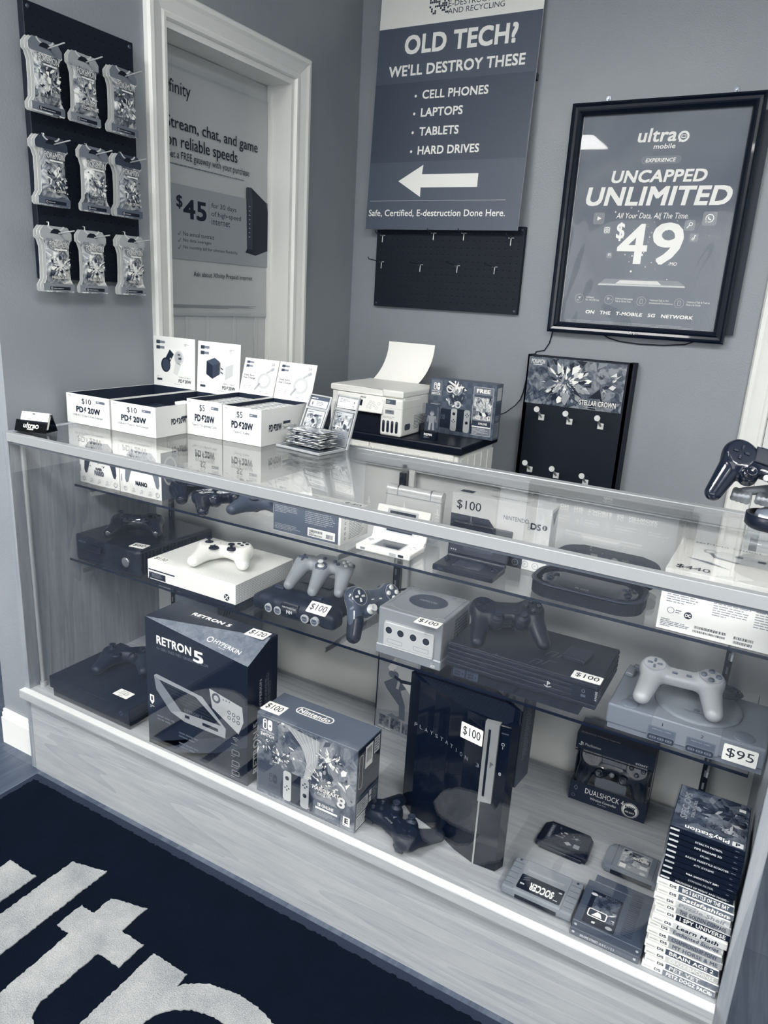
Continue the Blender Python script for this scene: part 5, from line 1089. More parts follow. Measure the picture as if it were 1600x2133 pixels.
for i, (s, ink) in enumerate(PSN):
    dx = rd.uniform(-.0015, .0015); hh = .0104; last = i == 9
    t = thing('jewel_case', ['dark disc game case resting directly on the pale cases', 'dark disc game case second above the pale cases', 'dark disc game case third above the pale cases', 'dark disc game case fourth above the pale cases with a pale tab', 'dark disc game case, fifth up among ten', 'dark disc game case, sixth up among ten', 'dark disc game case fourth under the soldier cover', 'dark disc game case third under the soldier cover', 'dark disc game case just under the one with a soldier cover', 'disc game case with a soldier cover lying on top of the pile'][i], 'game case', (1.637+dx, .008, z), 0, 'disc game cases in the pile')
    b = MB(t); b.box(0, .118, 0, .125, 0, hh-.0004, JG, .0005, 1); b.build('clear_shell')
    b = MB(t); b.box(.003, .114, .0012, .124, .0008, hh-.0016, G(.07, .35)); f = front(0, .001, 0)
    b.quad(f, .004, .0028, .018, .0062, G(.85 if i != 3 else .7), 2)
    if s and not last: b.text(f, s, .058-.0011*len(s), .0032, .0026*len(s)+.004, .0034, G(ink), 2, .03, 0, 1, 2)
    b.fine(f, .100, .0035, .011, .003, 1, G(.45), 2, i)
    if last:
        g = topf(0, 0, hh-.0015); b.quad(g, .004, .002, .113, .123, artmat(77, 45, .06, .42), 1); b.shards(g, .02, .03, .112, .12, 45, 5, (.08, .15, .3, .5, .65), 2, .12)
        b.text(g.sub(.112, .020, math.pi), 'PlayStation', .022, .002, .066, .013, G(.95), 6, .02); b.rr(g, .094, .004, .11, .016, .001, G(.85), 6); b.text(g, 'P', .099, .006, .006, .008, G(.1), 8, .04); b.quad(g, .097, .1, .107, .108, G(.9), 6)
        k = g.sub(.018, .03, math.pi/2); b.text(k, 'SPEC OPS', .0, -.006, .075, .011, G(.55), 6, .02, .15); b.text(g.sub(.034, .04, math.pi/2), 'STEALTH PATROL', 0, 0, .05, .005, G(.6), 6, .02)
    b.build('inlay'); z += hh

# ================================================================ top shelf
def retail_pad(b, f, u, v, s, body, btnm, l=3, diag=False):
    """printed picture of a controller"""
    for k in (-1, 1):
        b.poly(f, [(u+k*x*s, v+y*s) for x, y in ((.0, .34), (.30, .36), (.44, .24), (.50, -.02), (.53, -.33), (.49, -.42), (.43, -.40), (.34, -.16), (.24, -.02), (0, -.03))][::k], body, l)
    for x, y, r in ((-.28, .2, .085), (.13, .03, .08)): b.disc(f, u+x*s, v+y*s, r*s, btnm, l+1); b.ring(f, u+x*s, v+y*s, r*s*.6, r*s*.7, body, l+2)
    b.rr(f, u-.22*s, v+.01*s, u-.04*s, v+.06*s, .01*s, btnm, l+1); b.rr(f, u-.155*s, v-.06*s, u-.105*s, v+.13*s, .01*s, btnm, l+1)
    for k in range(4): b.disc(f, u+.30*s+.075*s*math.cos(k*1.571), v+.18*s+.075*s*math.sin(k*1.571), .035*s, btnm, l+1, n=12)
for name, x, w, body, label in (('MARIO', .016, .156, G(.2), 'white boxed gamepad with a dark patterned controller pictured, by the case end'), ('NANO', .176, .150, G(.45), 'white boxed gamepad with a mid grey controller pictured on the top shelf')):
    t = thing('controller_box', label, 'box', (x, .205, S1)); h = .125; b = MB(t); b.box(0, w, 0, .06, 0, h, G(.93, .4), .0006, 1); b.build('carton'); f = front(0, 0, 0); b = MB(t)
    b.quad(f, .0, 0, .0105, h, G(.9), 1); b.fine(f.sub(.009, .03, math.pi/2), 0, 0, .05, .006, 1, G(.4), 2)
    retail_pad(b, f, w/2+.006, .078, .118, body, G(.12), 3)
    if name == 'MARIO': b.shards(f, .03, .05, w-.02, .1, 22, 3, (.3, .42, .14), 4, .1); b.text(f, 'MARIO', w/2-.016, .028, .036, .014, G(.1), 10, .09); b.text(f, 'MARIO', w/2-.015, .029, .034, .012, G(.5), 12, .03); b.text(f, 'SUPER', w/2-.01, .043, .024, .007, G(.1), 12, .05)
    else: b.text(f, 'NANO', w/2-.017, .027, .042, .012, G(.08), 10, .05)
    b.poly(f, [(.045, .0), (w-.04, 0), (w-.02, .03), (.03, .03)], G(.9), 2)
    b.ring(f, .019, .012, .005, .006, G(.3), 3); b.fine(f, .016, .010, .006, .004, 2, G(.4), 3); b.ring(f, w-.014, .013, .0055, .0068, G(.3), 3, 1, 20, 120, 420); b.line(f, [(w-.014, .014), (w-.014, .020)], .0012, G(.3), 3)
    for k in range(3): b.ring(f, .05+k*.03, .014, .003, .004, G(.45), 3, 1, 10); b.fine(f, .042+k*.03, .005, .016, .005, 2, G(.55), 3, k)
    b.fine(f, w-.02, .003, .012, .002, 1, G(.4), 3)
    if name == 'NANO': b.quad(rightf(w, 0, 0), .0, 0, .06, h, G(.4), 1); b.ring(rightf(w, 0, 0), .03, .075, .02, .024, G(.75), 2, 1.6)
    b.build('printing')
controller('game_controller', 'black controller with a white face plate behind the boxed gamepads', (.378, .285, S1), math.radians(62), 'wide', G(.07, .25, 0, .3), G(.06, .3), G(.4),
           extra=lambda t, z0, top: (lambda b: (b.prism([(-.062, .028), (-.04, .0), (.04, .0), (.062, .028), (.045, .044), (-.045, .044)], top-.012, top+.0022, G(.95, .35), .004, 2), b.build('face_plate')))(MB(t)))
controller('game_controller', 'black controller with a scribble patterned face next to the white-faced one', (.484, .262, S1), math.radians(55), 'twin', G(.07, .25, 0, .3), G(.1, .35), G(.5),
           extra=lambda t, z0, top: (lambda b: (b.prism([(-.06, .0), (.06, .0), (.066, .03), (.045, .042), (-.045, .042), (-.066, .03)], top-.012, top+.0006, artmat(91, 130, .05, .8), .003, 2), b.build('face_plate')))(MB(t)))
controller('game_controller', 'dark grey wide-gripped controller on the top shelf beside the grey game box', (.600, .275, S1), math.radians(18), 'wide', G(.27, .5), G(.18, .5), G(.4), tilt=(-.06, 0))
# --- grey handheld box
t = thing('handheld_box', 'grey faced white handheld box with barcode sticker and forty dollar price', 'box', (.686, .2, S1)); w, d, h = .186, .118, .068
b = MB(t); b.box(0, w, .0, d, 0, h, G(.9, .4), .0005, 1); b.build('carton'); f = front(0, 0, 0); b = MB(t); b.quad(f, .001, .001, w-.006, h-.001, G(.36, .35), 1)
for x, z_, w_, h_, n in ((.006, .046, .07, .018, 5), (.09, .034, .085, .03, 7), (.006, .006, .075, .014, 4)): b.fine(f, x, z_, w_, h_, n, G(.62), 2, n)
b.rr(f, .098, .006, .172, .026, .002, G(.93), 3); b.bars(f, .102, .016, .036, .006, G(.1), 4, 2); b.bars(f, .102, .008, .036, .004, G(.1), 4, 5); b.bars(f, .148, .009, .018, .010, G(.1), 4, 7); b.fine(f, .102, .0125, .04, .003, 1, G(.3), 4)
f = rightf(w, 0, 0)
for i in range(5): b.ring(f, .018, .012+i*.012, .002, .0035, G(.45), 2, 1, 10)
b.fine(f, .034, .006, .07, .055, 14, G(.55), 2, 9)
f = topf(0, 0, h); b.fine(f, .04, .098, .04, .008, 1, G(.4), 2)
for x, y, r in ((.055, .075, .009), (.085, .06, .008), (.11, .085, .006), (.07, .04, .009), (.10, .035, .006), (.12, .055, .006), (.09, .095, .005)): b.disc(f, x, y, r, G(.25), 2, r*.6)
b.text(f, '$40', .132, .085, .045, .022, G(.05), 4, .01); b.build('printing')
# --- open clamshell handhelds
def clamshell(label, loc, rz, m, scr, m2, op=1.9, mark=False):
    t = thing('handheld_console', label, 'handheld console', loc, rz); w, d = .133, .074
    b = MB(t); b.box(-w/2, w/2, 0, d, 0, .013, m, .003, 2); lo = b.build('lower_half'); f = topf(-w/2, 0, .0131); b = MB(lo); b.rr(f, .032, .014, .101, .066, .002, m2, 1); b.quad(f, .036, .018, .097, .062, scr, 2); b.build('touch_screen')
    dpad(lo, -w/2+.016, .043, .0131, .007, m2)
    for k in range(4): btn(lo, w/2-.016+.0075*math.cos(k*1.571), .045+.0075*math.sin(k*1.571), .0131, .003, m2, .0012)
    b = MB(t); f = front(-w/2, 0, 0); b.rr(f, .012, .004, .024, .009, .001, G(.55 if m2 is not DK else .2), 1); b.quad(f, .084, .003, .100, .010, m2, 1); b.rr(f, .105, .004, .118, .010, .001, G(.1), 1); b.build('front_slots')
    b = MB(t); b.cyl((-w/2+.002, d+.002, .012), (w/2-.002, d+.002, .012), .0065, mat=m, n=14); b.build('hinge')
    R_ = M.Translation((0, d+.003, .014)) @ M.Rotation(-(op-math.pi/2), 4, 'X')
    b = MB(t, R_); b.box(-w/2, w/2, -.005, .005, .003, .073, m, .003, 2); up = b.build('upper_half'); f = front(-w/2, -.0051, 0); b = MB(up, R_); b.rr(f, .028, .012, .105, .066, .002, m2, 1); b.quad(f, .034, .016, .099, .062, scr, 2)
    if mark: 
        for k in range(3): b.disc(f, .008+k*.005, .012, .0016, G(.6), 2, n=8)
    else:
        for k in range(6): b.disc(f, .012+(k % 2)*.006, .03+(k//2)*.006, .0015, G(.4), 2, n=8); b.disc(f, .115+(k % 2)*.006, .03+(k//2)*.006, .0015, G(.4), 2, n=8)
    b.build('screen'); return t
clamshell('open white clamshell handheld beside the grey handheld box', (.975, .206, S1), .02, G(.95, .3), G(.16, .15), G(.72, .35))
clamshell('open black clamshell handheld in front of the white priced handheld box', (1.166, .196, S1), 0, G(.06, .3), G(.13, .12), DK, 1.85, True)
t = thing('handheld_console', 'closed pearl handheld propped upright on a clear stand behind the white one', 'handheld console', (.968, .345, S1+.012), .02, None, (-.1, 0, .02)); PE = G(.80, .25, .1)
b = MB(t); b.box(-.072, .072, 0, .022, .0, .096, PE, .006, 3); b.build('shell'); b = MB(t); b.cyl((-.070, .012, .094), (.070, .012, .094), .0125, mat=PE, n=20); b.box(-.042, -.041, -.001, .02, .085, .107, G(.5)); b.box(.042, .043, -.001, .02, .085, .107, G(.5)); b.build('hinge')
b = MB(t); b.box(-.072, .072, -.0006, 0, .083, .0845, G(.55)); b.build('seam')
tag(MB().box(.90, 1.03, .325, .385, S1, S1+.006, CL, .001, 1).box(.905, 1.025, .325, .329, S1+.006, S1+.03, CL).box(.905, 1.025, .383, .386, S1, S1+.08, CL).build('display_stand'), 'clear plastic stand under the closed pearl handheld', 'stand')
# --- white priced box
t = thing('handheld_box', 'white handheld box with dark slanted corner and a hundred dollar price', 'box', (1.080, .318, S1)); w, d, h = .222, .048, .138
b = MB(t); b.box(0, w, 0, d, 0, h, G(.84, .4), .0006, 1); b.build('carton'); f = front(0, 0, 0); b = MB(t); b.poly(f, [(0, .0), (.165, .0), (.088, .092), (.0, .092)][:4], G(.22), 1); b.quad(f, 0, 0, .17, .03, G(.2), 1)
b.text(f, '$100', .012, .102, .056, .022, G(.06), 3, .005); b.text(f, 'NINTENDO', .120, .1, .055, .009, G(.25), 3, 0); b.text(f, 'DS', .180, .090, .022, .014, G(.1), 3, .04); b.disc(f, .210, .098, .0055, G(.1), 3); b.text(f, 'i', .209, .095, .0022, .007, G(.9), 5, .02); b.rro(f, .1745, .088, .1795, .094, .001, .0006, G(.2), 3); b.rro(f, .1745, .096, .1795, .102, .001, .0006, G(.2), 3)
f = topf(0, 0, h); b.quad(f, .010, .015, .040, .035, G(.18), 2); b.text(f, 'NINTENDO DSi', .08, .02, .085, .008, G(.35), 2, .01); f = rightf(w, 0, 0); b.poly(f, [(.004, .13), (.044, .134), (.02, .1)], G(.3), 2); b.fine(f.sub(.03, .02, math.pi/2), 0, 0, .07, .006, 1, G(.3), 2)
f = front(0, 0, 0)
for k in range(3): b.ring(f, .155+k*.022, .012, .006, .007, G(.55), 2); b.fine(f, .152+k*.022, .010, .006, .004, 2, G(.5), 2)
b.build('printing')
# --- handheld in an open zip case
t = thing('carry_case', 'open black zip carry case holding a wide handheld on the top shelf', 'carry case', (1.408, .253, S1), math.radians(-1)); CS = G(.03, .6)
def stad(hx, hy, c=0, y0=0, n=8):
    r = min(hx, hy)*.75; o = []
    for sx, sy, a in ((1, -1, -90), (1, 1, 0), (-1, 1, 90), (-1, -1, 180)): o += [(sx*(hx-r)+(r-c)*math.cos(math.radians(a+90*i/n)), y0+sy*(hy-r)+(r-c)*math.sin(math.radians(a+90*i/n))) for i in range(n+1)]
    return o
A = stad(.106, .060); B_ = stad(.106, .060, .007); n = len(A); b = MB(t)
rings = [(A, 0), (A, .028), (B_, .028), (B_, .006)]
b.add([(x, y, z_) for o, z_ in rings for x, y in o], [(k*n+i, k*n+(i+1) % n, (k+1)*n+(i+1) % n, (k+1)*n+i) for k in range(3) for i in range(n)], CS); b.add([(x, y, .006) for x, y in B_], [tuple(range(n))], G(.09, .7)); b.build('tray')
b = MB(t); b.tube([(x*1.004, y*1.006, .026) for x, y in A+A[:1]], .0022, G(.14, .35)); b.build('zip')
R_ = M.Translation((0, .062, .026)) @ M.Rotation(.62*math.pi, 4, 'X') @ M.Rotation(math.pi, 4, 'Z') @ M.Translation((0, 0, -.012)) 
b = MB(t, M.Translation((0, .060, .024)) @ M.Rotation(math.radians(9), 4, 'X')); b.prism(stad(.106, .058, 0, .058), -.018, .004, CS, .004, 2); b.prism(stad(.10, .052, 0, .058), .0041, .0046, G(.07, .7)); b.build('lid')
t = thing('handheld_console', 'wide black handheld lying in the open zip carry case', 'handheld console', (1.408, .253, S1+.0065), math.radians(-1)); b = MB(t); b.prism(stad(.091, .040), 0, .0175, G(.06, .22, 0, .3), .004, 2); b.build('body')
f = topf(0, 0, .0176); b = MB(t); b.quad(f, -.056, -.030, .056, .034, G(.05, .12), 2); b.quad(f, -.062, -.036, .062, .037, G(.02, .15), 1); b.text(f, 'PS VITA', -.018, -.0345, .026, .004, G(.6), 3, .01); b.build('screen')
dpad(t, -.073, .016, .0176, .009, DK); stick(t, -.075, -.006, .0176, DK, None, .006, .006); stick(t, .075, -.006, .0176, DK, None, .006, .006)
for k in range(4): btn(t, .073+.009*math.cos(k*1.571), .016+.009*math.sin(k*1.571), .0176, .0042, DK, .002)
# --- headset box
t = thing('headset_box', 'large white headset box marked four hundred forty dollars on the top shelf', 'box', (1.546, .186, S1)); w, d, h = .206, .205, .113
b = MB(t); b.box(0, w, 0, d, 0, h, G(.9, .4), .0008, 1); b.build('carton'); f = topf(0, 0, h+.0002); b = MB(t)
b.text(f, 'Meta Quest 3', .045, .185, .11, .014, G(.25), 3, .0); b.ring(f, .030, .192, .003, .005, G(.25), 3, 1, 14); b.ring(f, .037, .192, .003, .005, G(.25), 3, 1, 14)
b.poly(f, [(.055, .135), (.075, .16), (.19, .15), (.205, .11), (.18, .085), (.14, .10), (.10, .10), (.065, .11)], G(.8), 2); b.poly(f, [(.055, .135), (.065, .11), (.10, .10), (.11, .106), (.07, .118), (.06, .14)], G(.25), 3); b.ring(f, .056, .145, .008, .012, G(.65), 3)
for x, y in ((.098, .135), (.136, .13), (.172, .123)): b.rr(f, x, y, x+.014, y+.014, .004, G(.3), 4)
b.poly(f, [(.022, .085), (.06, .08), (.10, .055), (.065, .066)], G(.35), 3); b.poly(f, [(.17, .05), (.2, .045), (.205, .03), (.18, .04)], G(.35), 3)
b.text(f, '$440', .014, .012, .055, .022, G(.08), 4, .01)
f = front(0, 0, 0); b.fine(f, .008, .09, .05, .016, 4, G(.45), 2); b.fine(f, .066, .082, .05, .02, 5, G(.5), 2, 4); b.fine(f, .13, .082, .05, .02, 5, G(.55), 2, 6); b.fine(f, .01, .052, .06, .026, 6, G(.55), 2, 7); b.fine(f, .085, .045, .06, .034, 8, G(.58), 2, 8); b.fine(f, .15, .04, .05, .04, 9, G(.58), 2, 5)
b.disc(f, .049, .035, .0065, G(.15), 2); b.text(f, 'DC', .0445, .032, .009, .006, G(.93), 4, .04); b.ring(f, .02, .038, .005, .006, G(.4), 2); b.fine(f, .028, .034, .012, .008, 2, G(.4), 2); b.text(f, 'WARNING', .006, .0185, .015, .003, G(.2), 2, .01, 0, 1, 1); b.fine(f, .006, .006, .05, .012, 4, G(.35), 2, 3)
b.bars(f, .062, .015, .05, .005, G(.08), 2, 1); b.bars(f, .060, .008, .052, .004, G(.08), 2, 4); b.bars(f, .125, .013, .03, .005, G(.08), 2, 6); b.bars(f, .125, .005, .03, .005, G(.08), 2, 8); b.quad(f, .168, .09, .178, .1, G(.2), 2); b.build('printing')

# ================================================================ standing on the case
TZ = .9593; CRT = G(.85, .45)
# --- smoked business card holder
t = thing('card_holder', 'smoked plastic business card holder at the case corner', 'card holder', (.012, .026, CH+.0006), math.radians(15)); SM = glass('smoked_plastic', (.14, .16, .2, 1), 1.5, .03)
w = .090
def sideprism(b, pts, x0, x1, m):
    n = len(pts); b.add([(x0, y, z) for y, z in pts]+[(x1, y, z) for y, z in pts], [tuple(range(n)), tuple(range(n, 2*n))[::-1]]+[(i, n+i, n+(i+1) % n, (i+1) % n) for i in range(n)], m)
b = MB(t); sideprism(b, [(0, 0), (.046, 0), (.046, .002), (.002, .002)], 0, w, SM); sideprism(b, [(.046, 0), (.030, .042), (.028, .0415), (.044, 0)], 0, w, SM); sideprism(b, [(0, 0), (.002, 0), (.012, .027), (.010, .027)], 0, w, SM); b.build('holder')
f = Fr((0, 0, 0), (1, 0, 0), (0, .347, .938)); b = MB(t); b.text(f, 'ultra', .024, .010, .034, .013, G(.95), 4, .02, .1); b.ring(f, .063, .0145, .003, .005, G(.95), 4); b.text(f, 'mobile', .036, .005, .018, .005, G(.9), 4, .02, .1); b.build('logo')
b = MB(); sideprism(b, [(.011, .006), (.019, .0065), (.034, .044), (.026, .0455)], .005, w-.006, G(.95, .5)); f = Fr((.005, .011, .006), (1, 0, 0), (0, .355, .935)); b.text(f, 'TECHXCHANGE', .014, .028, .042, .005, G(.3), 3, .0); b.fine(f, .02, .022, .03, .004, 1, G(.4), 3); b.rr(f, .032, .036, .040, .039, .001, G(.2), 3); tag(b.build('business_cards', None, (.012, .026, CH+.0006), (0, 0, math.radians(15))), 'stack of white business cards in the smoked holder', 'business cards')

# --- open counter trays with header cards
def bolt(b, f, u, v, h, m, l): b.poly(f, [(u+.5*h*.5, v+h), (u, v+h*.42), (u+h*.26, v+h*.42), (u+h*.1, v), (u+h*.6, v+h*.58), (u+h*.34, v+h*.58), (u+h*.62, v+h)], m, l)
def pd(b, f, u, v, w, h, m=None, l=3, bold=.03):
    m = m or G(.12); b.text(f, 'PD', u, v, w*.30, h, m, l, bold); bolt(b, f, u+w*.325, v, h, m, l); b.text(f, '20W', u+w*.49, v, w*.51, h, m, l, bold)
def tray(label, x0, x1, y0, y1, h, hz, lean, price_s, sub, kind, mid):
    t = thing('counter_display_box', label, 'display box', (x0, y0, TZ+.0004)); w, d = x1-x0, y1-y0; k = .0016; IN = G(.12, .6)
    b = MB(t); b.box(0, w, 0, k, 0, h, CRT); b.box(0, w, d-k, d, 0, h, CRT); b.box(0, k, k, d-k, 0, h, CRT); b.box(w-k, w, k, d-k, 0, h, CRT); b.box(k, w-k, k, d-k, 0, k, CRT)
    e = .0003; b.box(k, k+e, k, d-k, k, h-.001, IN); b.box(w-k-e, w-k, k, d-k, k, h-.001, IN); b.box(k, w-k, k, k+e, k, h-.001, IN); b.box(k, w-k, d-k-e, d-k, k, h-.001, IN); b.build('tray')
    f = front(0, 0, 0); b = MB(t); cx = w/2
    pd(b, f, cx-w*.27, h*.40, w*.56, h*.20, None, 3, .045); b.text(f, sub, cx-w*.35 if len(sub) > 14 else cx-w*.22, h*.25, w*.70 if len(sub) > 14 else w*.42, h*.085, G(.3), 3, .0)
    b.quad(f, w*.70, h*.78, w*.90, h*.86, G(.38), 3); b.fine(f, w*.72, h*.79, w*.16, h*.06, 1, G(.75), 4); b.fine(f, w*.05, h*.9, w*.22, h*.05, 1, G(.6), 3)
    b.text(f, price_s, cx-w*.13, h*.68, w*(.22 if len(price_s) > 2 else .15), h*.20, G(.1), 5, .0)
    g = rightf(w, 0, 0)
    if mid: pd(b, g, .030 if kind > 1 else .052, h*.36, .052, h*.2, None, 3, .045); b.text(g, sub, .085 if kind > 1 else .11, h*.36, .06, h*.1, G(.25), 3, .0); b.quad(g, .088, h*.52, .118, h*.6, G(.2), 3)
    b.build('printing')
    # header card
    HH = hz-h-TZ; q = M.Translation((0, d, h)) @ M.Rotation(-lean, 4, 'X'); b = MB(t, q); b.box(0, w, 0, k, -.004, HH, CRT, .0004, 1); b.build('header_card')
    b = MB(t, q); f = front(0, 0, 0)
    b.quad(f, w*.07, HH*.85, w*.16, HH*.92, G(.2), 2); b.quad(f, w*.16, HH*.86, w*.28, HH*.91, G(.45), 2); b.quad(f, w*.07, HH*.74, w*.16, HH*.81, G(.2), 2); b.quad(f, w*.16, HH*.75, w*.27, HH*.8, G(.45), 2)
    if kind == 0:      # two car plugs
        b.quad(f, w*.03, HH*.34, w*.97, HH*.78, G(.86), 1)
        for (u, v, m1, m2, s) in ((.30, .43, G(.12), G(.22), 1), (.62, .60, G(.78), G(.66), -1)):
            U, Vv = u*w, v*HH; b.disc(f, U, Vv, w*.115, m1, 3, w*.13); b.disc(f, U+w*.012*s, Vv, w*.09, m2, 4, w*.105)
            if s > 0: b.poly(f, [(U-w*.02, Vv+w*.10), (U+w*.09, Vv+w*.03), (U+w*.20, Vv+w*.20), (U+w*.10, Vv+w*.28)], m1, 3); b.quad(f, U+w*.10, Vv+w*.10, U+w*.14, Vv+w*.13, G(.7), 5)
            else: b.poly(f, [(U-w*.08, Vv-w*.07), (U+w*.05, Vv-w*.12), (U-w*.04, Vv-w*.32), (U-w*.14, Vv-w*.28)], m1, 3); b.rr(f, U-w*.03, Vv+w*.04, U+w*.03, Vv+w*.065, .001, G(.2), 6); b.rr(f, U-w*.01, Vv-w*.03, U+w*.06, Vv+.001, .001, G(.2), 6)
    elif kind == 1:    # two wall plugs
        b.quad(f, w*.03, HH*.30, w*.97, HH*.78, G(.9), 1)
        for u, m1, m2, m3 in ((.22, G(.13), G(.2), G(.26)), (.52, G(.8), G(.72), G(.88))):
            U = u*w; b.poly(f, [(U, HH*.36), (U+w*.15, HH*.28), (U+w*.15, HH*.54), (U, HH*.62)], m1, 3); b.poly(f, [(U+w*.15, HH*.28), (U+w*.33, HH*.39), (U+w*.33, HH*.62), (U+w*.15, HH*.54)], m2, 3); b.poly(f, [(U, HH*.62), (U+w*.15, HH*.54), (U+w*.33, HH*.62), (U+w*.19, HH*.70)], m3, 3)
            if u > .4:
                for z in (.42, .50): b.poly(f, [(U+w*.04, HH*z), (U+w*.10, HH*(z-.03)), (U+w*.10, HH*(z-.005)), (U+w*.04, HH*(z+.025))], G(.2), 5)
    if kind < 2:
        b.text(f, 'USB-A + Type-C', w*.62, HH*.19, w*.28, HH*.035, G(.3), 3, .01); pd(b, f, w*.61, HH*.10, w*.30, HH*.068); b.rr(f, w*.08, HH*.10, w*.21, HH*.145, HH*.02, G(.2), 3); b.fine(f, w*.08, HH*.16, w*.1, HH*.04, 2, G(.6), 3); b.fine(f, w*.5, HH*.05, w*.4, HH*.02, 1, G(.55), 3); b.fine(f, w*.75, HH*.84, w*.14, HH*.05, 2, G(.55), 3)
    else:
        b.text(f, '3A', w*.80, HH*.83, w*.09, HH*.09, G(.35), 3, .01); b.text(f, 'Data Sync', w*.06, HH*.48, w*.30, HH*.065, G(.22), 3, .02); b.text(f, 'Fast Charge', w*.06, HH*.40, w*.34, HH*.07, G(.22), 3, .02)
        for i in range(5): b.ring(f, w*.67, HH*.40, w*(.135+i*.013), w*(.143+i*.013), G(.66), 3, .95)
        b.line(f, [(w*.70, HH*.62), (w*.83, HH*.72)], w*.05, G(.66), 3); b.line(f, [(w*.82, HH*.71), (w*.90, HH*.77)], w*.07, G(.6), 4); b.line(f, [(w*.56, HH*.32), (w*.44, HH*.12)], w*.05, G(.62), 3)
        for u in (.08, .24): b.rro(f, w*u, HH*.12, w*(u+.13), HH*.26, .002, .0008, G(.55), 3); b.fine(f, w*(u+.02), HH*.15, w*.08, HH*.08, 2, G(.6), 4)
        b.rro(f, w*.55, HH*.06, w*.93, HH*.12, .003, .0007, G(.5), 3); b.fine(f, w*.6, HH*.075, w*.28, HH*.03, 1, G(.5), 3); b.fine(f, w*.06, HH*.30, w*.3, HH*.02, 1, G(.6), 3)
    b.build('header_print'); return t
tray('white counter box of car chargers at ten dollars, beside the card holder', -.012, .153, .2, .512, .079, 1.182, .02, '$10', 'USB-A + Type-C Fast Charger', 0, False)
tray('white counter box of wall plugs at ten dollars, between the car chargers and the cables', .160, .318, .2, .512, .077, 1.180, .06, '$10', 'USB-A + Type-C Fast Charger', 1, True)
tray('white counter box of lightning cables at five dollars, next to the wall plugs', .322, .4405, .304, .508, .092, 1.150, .30, '$5', 'Type-C To Lightning Cable', 2, False)
tray('white counter box of cables at five dollars, beside the graded cards', .4435, .5655, .304, .508, .090, 1.150, .30, '$5', 'Type-C Cable', 3, True)
b0 = None
for r_, (x, y) in enumerate(((.03, .235), (.075, .24), (.12, .236), (.05, .28), (.10, .285))):
    if b0 is None:
        b0 = thing('car_charger', 'black round car charger lying in the car charger counter box', 'car charger', (x, y, TZ+.030), 0, 'car chargers in the counter box')
        b = MB(b0); b.lathe([(.0001, 0), (.017, 0), (.019, .006), (.019, .018), (.016, .022), (.0001, .0225)], G(.06, .3), 20); b.box(-.007, .007, -.003, .003, .022, .0235, G(.3)); b.build('head'); b = MB(b0); b.cyl((0, 0, 0), (0, 0, -.028), .012, .009, G(.08, .35), 16); b.build('plug')
    else: dup(b0, (x, y, TZ+.030))
b0 = None
for i in range(7):
    y = .235+i*.016; lab = 'dark slim plug carton standing in the wall plug counter box'
    if b0 is None:
        b0 = tag(MB().box(-.055, .055, 0, .013, 0, .055, G(.1, .4), .0008, 1).build('plug_carton'), lab, 'carton', 'plug cartons in the counter box'); b0.location = (.225, y, TZ+.002)
    else: dup(b0, (.225, y, TZ+.002))
tag(MB().box(0, .07, 0, .035, 0, .008, G(.92, .4), .001, 1).build('plug_carton', None, (.238, .345, TZ+.062)), 'white slim carton lying on the dark cartons in the wall plug box', 'carton')
for x0, x1, nm in ((.3245, .438, 'lightning cable'), (.446, .563, 'plain cable')):
    b0 = None; cw = (x1-x0-.002)/3
    for r_ in range(9):
        for k in range(3):
            loc = (x0+k*cw, .355+r_*.0163, TZ+.002)
            if b0 is None:
                b = MB(); b.box(0, cw-.001, 0, .0145, 0, .078, G(.86, .4), .0004, 1); f = front(0, 0, 0); b.quad(f, .003, .060, .014, .074, G(.2), 1); b.fine(f, .022, .062, .012, .008, 2, G(.4), 1); b.quad(f, .004, .047, .013, .056, G(.45), 1); f = topf(0, 0, .078); b.quad(f, .0, .0095, cw-.001, .0143, G(.35), 1); b.quad(f, .002, .001, .012, .008, G(.5), 1); b0 = tag(b.build('cable_carton', None, loc), 'small white cable carton standing in the %s counter box' % nm, 'carton', nm+' cartons')
            else: dup(b0, loc)

